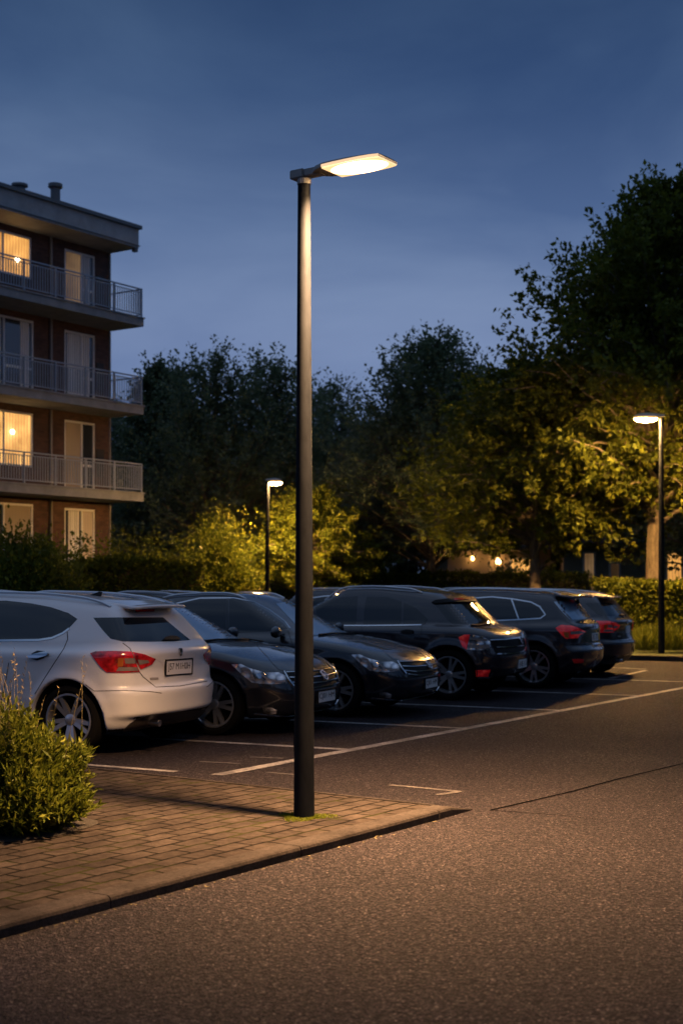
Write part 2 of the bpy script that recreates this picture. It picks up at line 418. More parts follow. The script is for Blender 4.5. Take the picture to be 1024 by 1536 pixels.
def grad(f, p, e=.004):
    x, y, z = p.T
    g = np.stack([f(x+e, y, z) - f(x-e, y, z), f(x, y+e, z) - f(x, y-e, z), f(x, y, z+e) - f(x, y, z-e)], 1) / (2 * e)
    return g
def surface_nets(f, lo, hi, h):
    ax = [np.arange(lo[i], hi[i] + h, h) for i in range(3)]
    n = [len(a) for a in ax]
    D = np.empty(n, np.float32)
    for i0 in range(0, n[0], 24):
        X, Y, Z = np.meshgrid(ax[0][i0:i0+24], ax[1], ax[2], indexing='ij')
        D[i0:i0+24] = f(X, Y, Z)
    ins = D < 0
    cnt = np.zeros([k - 1 for k in n], np.int8)
    for dx in (0, 1):
        for dy in (0, 1):
            for dz in (0, 1):
                cnt += ins[dx:n[0]-1+dx, dy:n[1]-1+dy, dz:n[2]-1+dz]
    act = (cnt > 0) & (cnt < 8)
    cells = np.argwhere(act); idx = np.full(act.shape, -1, np.int32); idx[act] = np.arange(len(cells))
    acc = np.zeros((len(cells), 3)); num = np.zeros(len(cells))
    corners = [(a, b, c) for a in (0, 1) for b in (0, 1) for c in (0, 1)]
    for i, c0 in enumerate(corners):
        for c1 in corners[i+1:]:
            if sum(abs(a - b) for a, b in zip(c0, c1)) != 1: continue
            p0 = cells + c0; p1 = cells + c1
            d0 = D[tuple(p0.T)]; d1 = D[tuple(p1.T)]
            m = (d0 < 0) != (d1 < 0)
            t = np.where(m, d0 / np.where(m, d0 - d1, 1), 0)[:, None]
            acc += np.where(m[:, None], p0 + (p1 - p0) * t, 0); num += m
    V = acc / num[:, None] * h + np.array(lo)
    Q = []
    for a in range(3):
        b, c = (a + 1) % 3, (a + 2) % 3
        sl0 = [slice(None)] * 3; sl1 = [slice(None)] * 3
        sl0[a] = slice(0, n[a] - 1); sl1[a] = slice(1, n[a])
        ch = ins[tuple(sl0)] != ins[tuple(sl1)]
        E = np.argwhere(ch)
        E = E[(E[:, b] > 0) & (E[:, c] > 0) & (E[:, b] < n[b] - 1) & (E[:, c] < n[c] - 1)]
        pos = ins[tuple(E.T)]
        def cell(db, dc):
            q = E.copy(); q[:, b] += db; q[:, c] += dc
            return idx[tuple(q.T)]
        q = np.stack([cell(-1, -1), cell(0, -1), cell(0, 0), cell(-1, 0)], 1)
        q = np.where(pos[:, None], q, q[:, ::-1]); Q.append(q)
    Q = np.concatenate(Q)
    for _ in range(4):
        d = f(*V.T)[:, None]; g = grad(f, V); V = V - np.clip(d, -h, h) * g / np.maximum((g * g).sum(1, keepdims=True), .3)
    return V, Q

class Car:
    """one body shape standing in the world; panels are traced from photo pixels on to its surface"""
    def __init__(s, P, name, loc, heading, paint, h=.022):
        s.P = P; s.f = car_sdf(P)
        hx, hy = unit(heading); s.hv = (hx, hy); s.loc = np.array([loc[0], loc[1], 0.0])
        s.root = empty(name, tuple(s.loc), math.atan2(hy, hx))
        R = np.array([[hx, -hy, 0], [hy, hx, 0], [0, 0, 1]]); s.R = R
        s.o = R.T @ (np.array([0, 0, CAMH]) - s.loc)
        V, Q = surface_nets(s.f, (P['x0'] - .1, -P['w'] - .12, .08), (P['x1'] + .1, P['w'] + .12, P['h'] + .12), h)
        g = grad(s.f, V); N = g / np.linalg.norm(g, axis=1, keepdims=True)
        C = V[Q].mean(1); nz = N[Q][:, :, 2].mean(1)
        mi = np.zeros(len(Q), np.int32)
        for xa in (P['front_ax'], P['rear_ax']):
            r = np.hypot(C[:, 0] - xa, C[:, 2] - P['wheel_r'])
            mi[(r < P['arch_r'] + .006) & (np.abs(C[:, 1]) < P['w'] - .02)] = 1
        mi[(nz < -.75) & (C[:, 2] < .42)] = 1
        s.body = link('body', np_mesh('body', V, Q, mi, True, N), [paint, M['liner']], s.root)
        s.paint = paint
    def trace(s, px):
        px = np.asarray(px, float)
        d = np.stack([(px[:, 0] - 512) / FPX, np.ones(len(px)), (HOR - px[:, 1]) / FPX], 1)
        d = d @ s.R; d /= np.linalg.norm(d, axis=1, keepdims=True)
        dist = np.linalg.norm(s.o[:2]); t = np.full(len(px), max(dist - 4.2, .5))
        best = np.full(len(px), 9.0); bt = t.copy()
        for _ in range(110):
            p = s.o + d * t[:, None]; v = s.f(*p.T)
            m = v < best; best = np.where(m, v, best); bt = np.where(m, t, bt)
            t = t + np.clip(v * .75, -.05, .6)
            t = np.minimum(t, dist + 4.2)
        hit = np.abs(v) < .004
        t = np.where(hit, t, bt)
        p = s.o + d * t[:, None]
        for _ in range(3):
            v = s.f(*p.T)[:, None]; g = grad(s.f, p)
            p = np.where(hit[:, None], p, p - v * g / np.maximum((g * g).sum(1, keepdims=True), .3))
        g = grad(s.f, p); return p, g / np.maximum(np.linalg.norm(g, axis=1, keepdims=True), 1e-6)
    def patch(s, name, poly, mats, off=.003, step=4.0, parent=None, mirror=True, both=True, thick=.006, rim=None):
        poly = np.asarray(poly, float)
        B = []
        for i in range(len(poly)):
            a, b = poly[i], poly[(i + 1) % len(poly)]
            k = max(1, int(np.linalg.norm(b - a) / step))
            B += [a + (b - a) * j / k for j in range(k)]
        B = np.array(B); lo, hi = B.min(0), B.max(0)
        gx, gy = np.meshgrid(np.arange(lo[0] + step / 2, hi[0], step), np.arange(lo[1] + step / 2, hi[1], step))
        G = np.stack([gx.ravel(), gy.ravel()], 1)
        # keep only inner points that are inside and clear of the rim
        ins = np.zeros(len(G), bool)
        for i in range(len(B)):
            a, b = B[i], B[(i + 1) % len(B)]
            c = ((a[1] > G[:, 1]) != (b[1] > G[:, 1]))
            xc = a[0] + (G[:, 1] - a[1]) * (b[0] - a[0]) / np.where(b[1] == a[1], 1e-9, b[1] - a[1])
            ins ^= c & (G[:, 0] < xc)
        if len(G):
            dm = np.sqrt(((G[:, None] - B[None]) ** 2).sum(2)).min(1)
            G = G[ins & (dm > step * .45)]
        n = len(B)
        verts = [Vector(p) for p in B] + [Vector(p) for p in G]
        r = delaunay_2d_cdt(verts, [(i, (i + 1) % n) for i in range(n)], [], 1, 1e-5)
        P2 = np.array([tuple(v) for v in r[0]]); F = [tuple(f) for f in r[2]]
        edges = {}
        for fc in F:
            for i in range(len(fc)):
                e = (fc[i], fc[(i + 1) % len(fc)]); edges[e] = edges.get(e, 0) + 1
        rimE = [e for e in edges if (e[1], e[0]) not in edges]
        p, N = s.trace(P2)
        top = p + N * off
        nv = len(top)
        ev = sorted({i for e in rimE for i in e}); mp = {v: k for k, v in enumerate(ev)}
        ne = len(ev)
        V = np.concatenate([top, top[ev], (p - N * thick)[ev]])
        NN = np.concatenate([N, N[ev], N[ev]])
        tri = np.array([f[:3] for f in F if len(f) == 3]); 
        q = np.array([(nv + mp[a], nv + ne + mp[a], nv + ne + mp[b], nv + mp[b]) for a, b in rimE]) if rimE else np.zeros((0, 4), int)
        # orient triangles outwards
        if len(tri):
            fn = np.cross(V[tri[:, 1]] - V[tri[:, 0]], V[tri[:, 2]] - V[tri[:, 0]])
            bad = (fn * N[tri[:, 0]]).sum(1) < 0
            tri[bad] = tri[bad][:, ::-1]
        me = np_mesh(name, V, [tri, q], None, True, NN)
        par = s.root if parent is None else parent
        out = [link(name, me, mats, par)]
        if mirror and both:
            V2 = V * [1, -1, 1]; N2 = NN * [1, -1, 1]
            me2 = np_mesh(name, V2, [tri[:, ::-1], q[:, ::-1]], None, True, N2)
            out.append(link(name, me2, mats, par if parent is None else (parent if not isinstance(parent, list) else parent[1])))
        return out
    def ribbon(s, name, line, width, mats, off=.004, parent=None, mirror=True, step=3.0, closed=False):
        line = [np.asarray(p, float) for p in line]
        if closed: line = line + [line[0]]
        pts = [line[0]]
        for a, b in zip(line[:-1], line[1:]):
            k = max(1, int(np.linalg.norm(b - a) / step)); pts += [a + (b - a) * (j + 1) / k for j in range(k)]
        p, N = s.trace(np.array(pts))
        return s._strip(name, p, N, width, mats, off, parent, mirror)
    def _strip(s, name, p, N, width, mats, off, parent=None, mirror=True):
        T = np.gradient(p, axis=0); T /= np.maximum(np.linalg.norm(T, axis=1, keepdims=True), 1e-6)
        S = np.cross(T, N); S /= np.maximum(np.linalg.norm(S, axis=1, keepdims=True), 1e-6)
        n = len(p)
        L = p + S * width / 2; R_ = p - S * width / 2
        V = np.concatenate([L - N * .004, L + N * off, R_ + N * off, R_ - N * .004])
        F = []
        for i in range(n - 1):
            for k in range(3): F.append((k*n+i, k*n+i+1, (k+1)*n+i+1, (k+1)*n+i))
        F = np.array(F); par = s.root if parent is None else parent
        out = []
        for sg in ((1, -1) if mirror else (1,)):
            me = np_mesh(name, V * [1, sg, 1], F if sg == 1 else F[:, ::-1], None, False)
            out.append(link(name, me, mats, par))
        return out
    def wheels(s, spokes=5, twin=True, rim_r=.232, rim_mat=None):
        P = s.P; R = P['wheel_r']; hw = .105
        tb = MB()
        tb.lathe([(-hw*.75, rim_r-.005), (-hw, rim_r+.03), (-hw, R-.045), (-hw*.82, R-.012), (-hw*.5, R), (hw*.5, R), (hw*.82, R-.012), (hw, R-.045), (hw*1.02, rim_r+.03), (hw*.78, rim_r-.005)], 'y', 48)
        for gy in (-.045, 0, .045): tb.lathe([(gy-.004, R+.0008), (gy+.004, R+.0008)], 'y', 48)
        rb = MB()
        rb.lathe([(hw*.80, rim_r+.008), (hw*.92, rim_r+.004), (hw*.92, rim_r-.012), (hw*.70, rim_r-.02), (hw*.2, rim_r-.03), (-hw*.7, rim_r-.03)], 'y', 48)
        rb.lathe([(hw*.72, .0005), (hw*.72, .03), (hw*.66, .052), (hw*.45, .055)], 'y', 20)
        n = spokes * (2 if twin else 1)
        for i in range(n):
            th = 2 * math.pi * i / n + (.14 if twin and i % 2 else -.14 if twin else 0) * .9
            c, q = math.cos(th), math.sin(th)
            def fr(p, c=c, q=q): return (p[0]*c - p[2]*q, p[1], p[0]*q + p[2]*c)
            w0, w1 = (.022, .018) if twin else (.030, .022)
            V = [(.04,hw*.60,-w0),(.04,hw*.60,w0),(rim_r-.012,hw*.80,w1),(rim_r-.012,hw*.80,-w1),(.04,hw*.25,-w0),(.04,hw*.25,w0),(rim_r-.012,hw*.4,w1),(rim_r-.012,hw*.4,-w1)]
            rb.add([fr(p) for p in V], [(0,1,2,3),(0,4,5,1),(1,5,6,2),(2,6,7,3),(3,7,4,0)])
        db = MB(); db.lathe([(hw*.05, .0005), (hw*.05, rim_r-.03)], 'y', 32)
        first = True
        for xa in (P['front_ax'], P['rear_ax']):
            for sg in (1, -1):
                loc = (xa, sg * (P['w'] - P.get('wheel_in', .125)), R)
                rz = 0 if sg == 1 else math.pi
                if first:
                    w = tb.build('wheel', M['tyre'], s.root, True); r_ = rb.build('rim', rim_mat or M['rim'], w, True); d_ = db.build('brake_disc', M['rim_dark'], w)
                    w0_, r0_, d0_ = w, r_, d_; first = False
                else:
                    w = link('wheel', w0_.data, None, s.root); link('rim', r0_.data, None, w); link('brake_disc', d0_.data, None, w)
                w.location = loc; w.rotation_euler = (0, 0.3 * (xa > 0) , rz)
    def mirrors(s, x, z, mats=None):
        for sg in (1, -1):
            b = MB()
            prof = [(-.10, .002), (-.095, .05), (-.05, .085), (.02, .095), (.08, .075), (.115, .03), (.12, .001)]
            V = []; seg = 16
            for a, r in prof:
                for k in range(seg):
                    th = 2*math.pi*k/seg
                    V.append((x + .55*r*math.cos(th), sg*(s.P['w'] + .075 + a), z + .75*r*math.sin(th) + .01))
            F = [(i*seg+k, i*seg+(k+1)%seg, (i+1)*seg+(k+1)%seg, (i+1)*seg+k) for i in range(len(prof)-1) for k in range(seg)]
            b.add(V, F)
            b.box((x - .02, min(sg*(s.P['w']-.09), sg*(s.P['w']+.02)), z - .04), (x + .04, max(sg*(s.P['w']-.09), sg*(s.P['w']+.02)), z - .01))
            b.build('wing_mirror', mats or s.paint, s.root, True)
    def rails(s, x0, x1, y=None, gap=.035):
        P = s.P
        for sg in (1, -1):
            xs = np.linspace(x0, x1, 26); pts = []
            for x in xs:
                # height of the roof above this point
                yy = y; zz = np.linspace(P['h'] + .1, .9, 400)
                d = s.f(np.full(400, x), np.full(400, yy), zz); k = np.argmax(d < 0)
                pts.append((x, sg * yy, zz[k]))
            b = MB(); L = []
            for i, p in enumerate(pts):
                e = min(1, min(i, len(pts) - 1 - i) / 4.0); L.append((p[0], p[1], p[2] + .004 + gap * math.sin(e * math.pi / 2)))
            b.tube(L, .014, 8)
            b.build('roof_rail', M['alu'], s.root, True)
    def text_on(s, txt, center, width, height, parent, tilt=0):
        """raised characters on a number plate, the plate's own corners give the frame (photo px: tl, tr, br, bl)"""
        p, N = s.trace(np.array(center))
        tl, tr, br_, bl = p
        u = (tr + br_ - tl - bl) / 2; v = (tl + tr - bl - br_) / 2
        n = np.cross(u, v); n /= np.linalg.norm(n)
        cu = bpy.data.curves.new('characters', 'FONT'); cu.body = txt; cu.align_x = 'CENTER'; cu.align_y = 'CENTER'; cu.size = 1; cu.extrude = .01
        ob = bpy.data.objects.new('tmp', cu); COL.objects.link(ob)
        bpy.context.view_layer.update()
        dg = bpy.context.evaluated_depsgraph_get(); me = bpy.data.meshes.new_from_object(ob.evaluated_get(dg))
        bpy.data.objects.remove(ob)
        co = np.array([tuple(q.co) for q in me.vertices]); mx, mn = co.max(0), co.min(0)
        co = (co - (mx + mn) / 2); co[:, 0] *= width / (mx[0] - mn[0]); co[:, 1] *= height / (mx[1] - mn[1])
        c = p.mean(0); un = u / np.linalg.norm(u); vn = np.cross(n, un)
        W = c + co[:, :1] * un + co[:, 1:2] * vn + (co[:, 2:3] * .1 + .013) * n
        for q, w in zip(me.vertices, W): q.co = w
        me.update()
        return link('lettering', me, M['plate_ink'], parent)
    def axis_hit(s, sg, y, z):
        y, z = np.asarray(y, float), np.asarray(z, float); xs = np.linspace(2.7, 1.0, 1701) * sg
        return np.array([xs[np.argmax(s.f(xs, np.full(1701, a), np.full(1701, b)) < 0)] for a, b in zip(y, z)])
    def plate(s, quad, txt, border=True, Wd=.46, Hd=.115):
        if isinstance(quad, tuple) and isinstance(quad[0], str):
            sg = 1 if quad[0] == 'front' else -1; ys = sg * np.array([-.5, .5, .5, -.5]) * Wd; zs = quad[1] + np.array([.5, .5, -.5, -.5]) * Hd
            zz = np.array([quad[1]] * 3); yy = np.array([-.5, 0, .5]) * Wd
            X = s.axis_hit(sg, yy, zz); p = np.stack([np.full(4, sg * np.max(sg * X)), ys, zs], 1)
        else:
            q = np.asarray(quad, float); p, N = s.trace(q)
        tl, tr, br_, bl = p
        u = (tr + br_ - tl - bl) / 2; v = (tl + tr - bl - br_) / 2
        c = p.mean(0); W = .5; H = .12
        W = np.linalg.norm(u); H = np.linalg.norm(v); un = u / W; n = np.cross(un, v); n /= np.linalg.norm(n); vn = np.cross(n, un)
        pmax = max(0, float((((p - c) @ n)).max())) + .004
        b = MB()
        fr = lambda t: tuple(c + un * t[0] + vn * t[1] + n * t[2])
        b.box((-W/2, -H/2, -.02), (W/2, H/2, pmax + .006), 0, fr)
        o = b.build('number_plate', M['plate'], s.root)
        if border:
            b = MB(); e = .012
            for lo, hi in (((-W/2-e, -H/2-e), (W/2+e, -H/2)), ((-W/2-e, H/2), (W/2+e, H/2+e)), ((-W/2-e, -H/2), (-W/2, H/2)), ((W/2, -H/2), (W/2+e, H/2))):
                b.box((lo[0], lo[1], -.02), (hi[0], hi[1], pmax + .012), 0, fr)
            b.build('plate_frame', M['liner'], o)
        cu = bpy.data.curves.new('characters', 'FONT'); cu.body = txt; cu.align_x = 'CENTER'; cu.align_y = 'CENTER'; cu.extrude = .01
        ob = bpy.data.objects.new('tmp', cu); COL.objects.link(ob); bpy.context.view_layer.update()
        me = bpy.data.meshes.new_from_object(ob.evaluated_get(bpy.context.evaluated_depsgraph_get())); bpy.data.objects.remove(ob)
        co = np.array([tuple(k.co) for k in me.vertices]); mx, mn = co.max(0), co.min(0); co -= (mx + mn) / 2
        co[:, 0] *= W * .86 / (mx[0] - mn[0]); co[:, 1] *= H * .62 / (mx[1] - mn[1])
        X = c + co[:, :1] * un + co[:, 1:2] * vn + (co[:, 2:3] * .05 + pmax + .0075) * n
        for k, w in zip(me.vertices, X): k.co = w
        me.update(); link('lettering', me, M['plate_ink'], o)
        return o
    def emblem(s, px, r, kind='ring'):
        if isinstance(px[0], str):
            sg = 1 if px[0] == 'front' else -1; p = np.array([s.axis_hit(sg, [0.0], [px[1]])[0], 0.0, px[1]])
            n = unit(grad(s.f, p[None])[0]); p = p + n * .012
        else:
            p, N = s.trace(np.array([px])); p, n = p[0], N[0]
        un = unit(np.cross((0, 0, 1), n)); vn = np.cross(n, un)
        b = MB()
        if kind == 'shield':
            out = [(-.85,.75),(-.3,1),(.3,1),(.85,.75),(.8,.05),(.45,-.6),(0,-1.1),(-.45,-.6),(-.8,.05)]
            inn = [(x*.62, y*.62) for x, y in out]
        else:
            out = [(math.cos(i*math.pi/10), math.sin(i*math.pi/10)) for i in range(20)]
            inn = [(x*.76, y*.76) for x, y in out]
        k = len(out)
        def pt(q, h): return p + un*q[0]*r + vn*q[1]*r + n*h
        V = [pt(q, .0) for q in out] + [pt(q, .016) for q in out] + [pt(q, .016) for q in inn] + [pt(q, .002) for q in inn]
        F = [(a*k+i, a*k+(i+1)%k, (a+1)*k+(i+1)%k, (a+1)*k+i) for a in range(3) for i in range(k)]
        b.add(V, F)
        bars = ([((-.5,-.1),(.5,.35),.16), ((-.3,.5),(.3,-.45),.16)] if kind == 'shield' else [((-.45,.55),(0,-.5),.15), ((.45,.55),(0,-.5),.15), ((-.7,0),(.7,0),.10)])
        for a, c2, w in bars:
            dx, dy = c2[0]-a[0], c2[1]-a[1]; L = math.hypot(dx, dy); sx, sy = -dy/L*w, dx/L*w
            quad = [(a[0]+sx,a[1]+sy),(a[0]-sx,a[1]-sy),(c2[0]-sx,c2[1]-sy),(c2[0]+sx,c2[1]+sy)]
            b.add([pt(q, 0) for q in quad] + [pt(q, .013) for q in quad], [(4,5,6,7),(0,1,5,4),(1,2,6,5),(2,3,7,6),(3,0,4,7)])
        o = b.build('emblem', M['chrome'], s.root)
        b = MB(); b.add([pt(q, .004) for q in inn], [tuple(range(k))])
        b.build('emblem_field', M['liner'], o)
        return o
# ------------------------------------------------------------------ the cars
HATCH = dict(x0=-2.14, x1=2.2, h=1.50, w=.89, wheel_r=.322, arch_r=.375, front_ax=1.25, rear_ax=-1.38, flare=.014,
    top=[(-2.2,.99),(-1.9,1.02),(.5,1.0),(.9,.97),(1.5,.90),(2.0,.76),(2.2,.62)],
    bot=[(-2.15,.30),(-1.9,.22),(-1.0,.19),(1.5,.19),(2.2,.24)],
    front=[(.2,2.05),(.35,2.16),(.55,2.18),(.7,2.12),(.85,2.0)],
    rear=[(.2,-1.96),(.33,-2.04),(.37,-2.10),(.56,-2.125),(.60,-2.12),(.625,-2.075),(.78,-2.055),(.92,-2.085),(.97,-2.07),(1.05,-1.98)], rear_blur=.03,
    wz=[(.2,-.09),(.3,-.035),(.5,0),(.7,.004),(.90,.0),(.945,-.012),(.98,-.05),(1.05,-.08)],
    wx=[(-2.2,-.05),(-1.5,0),(1.3,0),(2.2,-.06)],
    roof=[(-2.0,1.325),(-1.6,1.40),(-.9,1.47),(-.2,1.49),(.4,1.46)],
    ws=[(.9,1.10),(1.0,.92),(1.45,.05)], rw=[(.9,-2.06),(1.02,-2.0),(1.30,-1.76),(1.5,-1.6)],
    gw=[(.9,.845),(1.02,.82),(1.25,.685),(1.45,.55)], gx=[(-2.1,-.10),(-1.2,0),(.6,0),(1.0,-.05)],
    bowf=.30, bowr=.19, bowg=.16, bowgr=.13, crown=.03, rcrown=.05, wsn=.46, rwn=.75,
    spoiler=(-1.90,-1.45,.004,.45,.035))
SEDAN = dict(x0=-2.42, x1=2.36, h=1.47, w=.90, wheel_r=.322, arch_r=.368, front_ax=1.42, rear_ax=-1.36, flare=.012,
    top=[(-2.4,.94),(-2.1,1.02),(-1.6,1.05),(.6,1.0),(1.0,.955),(1.5,.89),(2.0,.78),(2.22,.69),(2.35,.60)],
    bot=[(-2.4,.30),(-2.0,.20),(-1.0,.17),(1.5,.17),(2.1,.19),(2.35,.24)],
    front=[(.17,2.20),(.24,2.28),(.36,2.32),(.46,2.325),(.58,2.29),(.68,2.22),(.8,2.08)],
    rear=[(.2,-2.3),(.4,-2.38),(.6,-2.40),(.95,-2.34),(1.05,-2.25)],
    wz=[(.17,-.10),(.28,-.04),(.5,0),(.68,.0),(.86,-.014),(.93,-.04),(1.0,-.075)],
    wx=[(-2.4,-.07),(-1.6,0),(1.3,0),(2.3,-.07)],
    roof=[(-1.6,1.36),(-1.0,1.43),(-.4,1.465),(.1,1.455),(.6,1.40)],
    ws=[(.88,1.15),(.96,1.02),(1.40,.17),(1.5,0)], rw=[(.9,-2.1),(1.03,-1.90),(1.40,-1.05)],
    gw=[(.88,.83),(1.0,.80),(1.25,.70),(1.42,.60)], gx=[(-2.1,-.10),(-1.2,0),(.5,0),(1.1,-.06)],
    bowf=.27, bowr=.25, bowg=.20, bowgr=.15, crown=.045, rcrown=.05, wsn=.46, rwn=.4)
SUV = dict(x0=-2.3, x1=2.24, h=1.54, w=.92, wheel_r=.345, arch_r=.395, front_ax=1.42, rear_ax=-1.30, flare=.016,
    top=[(-2.3,.80),(-1.8,.95),(-1.2,1.04),(.9,1.05),(1.6,1.03),(1.9,.98),(2.1,.91),(2.22,.82)],
    bot=[(-2.3,.34),(-1.9,.24),(-1.0,.22),(1.6,.23),(2.25,.34)],
    front=[(.2,2.04),(.32,2.13),(.42,2.20),(.60,2.215),(.72,2.18),(.90,2.15),(.98,2.05)],
    rear=[(.2,-2.15),(.5,-2.25),(.8,-2.2)],
    wz=[(.2,-.09),(.32,-.03),(.5,0),(.75,.002),(.92,-.008),(.97,-.03),(1.05,-.07)],
    wx=[(-2.3,-.08),(-1.4,0),(1.4,0),(2.2,-.05)],
    roof=[(-1.0,1.44),(-.3,1.525),(.3,1.535),(.9,1.49),(1.45,1.41)],
    ws=[(.9,1.86),(1.03,1.74),(1.32,1.44),(1.5,1.25)], rw=[(.9,-1.4),(1.03,-1.20),(1.45,-.35)],
    gw=[(.9,.86),(1.03,.83),(1.28,.74),(1.46,.64)], gx=[(-1.4,-.08),(-.6,0),(.9,0),(1.8,-.11)],
    bowf=.17, bowr=.30, bowg=.17, bowgr=.2, crown=.035, rcrown=.05, wsn=.72, rwn=.46,
    spoiler=(0,0,0,0,0))
del SUV['spoiler']
WAGON = dict(x0=-2.28, x1=2.3, h=1.50, w=.90, wheel_r=.332, arch_r=.378, front_ax=1.36, rear_ax=-1.40, flare=.014,
    top=[(-2.3,.98),(-1.9,1.03),(.6,1.0),(1.0,.96),(1.6,.89),(2.1,.76),(2.3,.62)],
    bot=[(-2.25,.32),(-1.9,.22),(-1.0,.19),(1.5,.19),(2.3,.24)],
    front=[(.2,2.15),(.35,2.26),(.55,2.28),(.7,2.22),(.85,2.1)],
    rear=[(.2,-2.06),(.33,-2.13),(.40,-2.19),(.57,-2.215),(.61,-2.19),(.64,-2.15),(.90,-2.14),(.98,-2.12),(1.05,-2.02)], rear_blur=.03,
    wz=[(.2,-.09),(.3,-.035),(.5,0),(.7,.002),(.88,-.008),(.94,-.025),(1.0,-.06)],
    wx=[(-2.3,-.05),(-1.5,0),(1.4,0),(2.3,-.07)],
    roof=[(-2.1,1.385),(-1.6,1.44),(-.9,1.485),(-.2,1.49),(.5,1.44)],
    ws=[(.88,1.20),(.96,1.05),(1.42,.18)], rw=[(.9,-2.10),(1.03,-2.03),(1.33,-1.78),(1.5,-1.62)],
    gw=[(.9,.845),(1.02,.82),(1.28,.725),(1.46,.62)], gx=[(-2.2,-.09),(-1.5,0),(.6,0),(1.1,-.06)],
    bowf=.32, bowr=.16, bowg=.18, bowgr=.14, crown=.03, rcrown=.05, wsn=.46, rwn=.75,
    spoiler=(-2.04,-1.5,.004,.60,.04))

def place(P, near, heading, axle, side):
    """origin of a car whose near wheel (side +1 left / -1 right) stands at near"""
    h = unit(heading); left = np.array([-h[1], h[0]])
    return np.array(near) - P[axle] * h - side * (P['w'] - .125) * left

RIGHTWARD = (.925, -.38)
def zoomed(x0, y0, s): return lambda *p: [(x0 + a * s, y0 + b * s) for a, b in p]

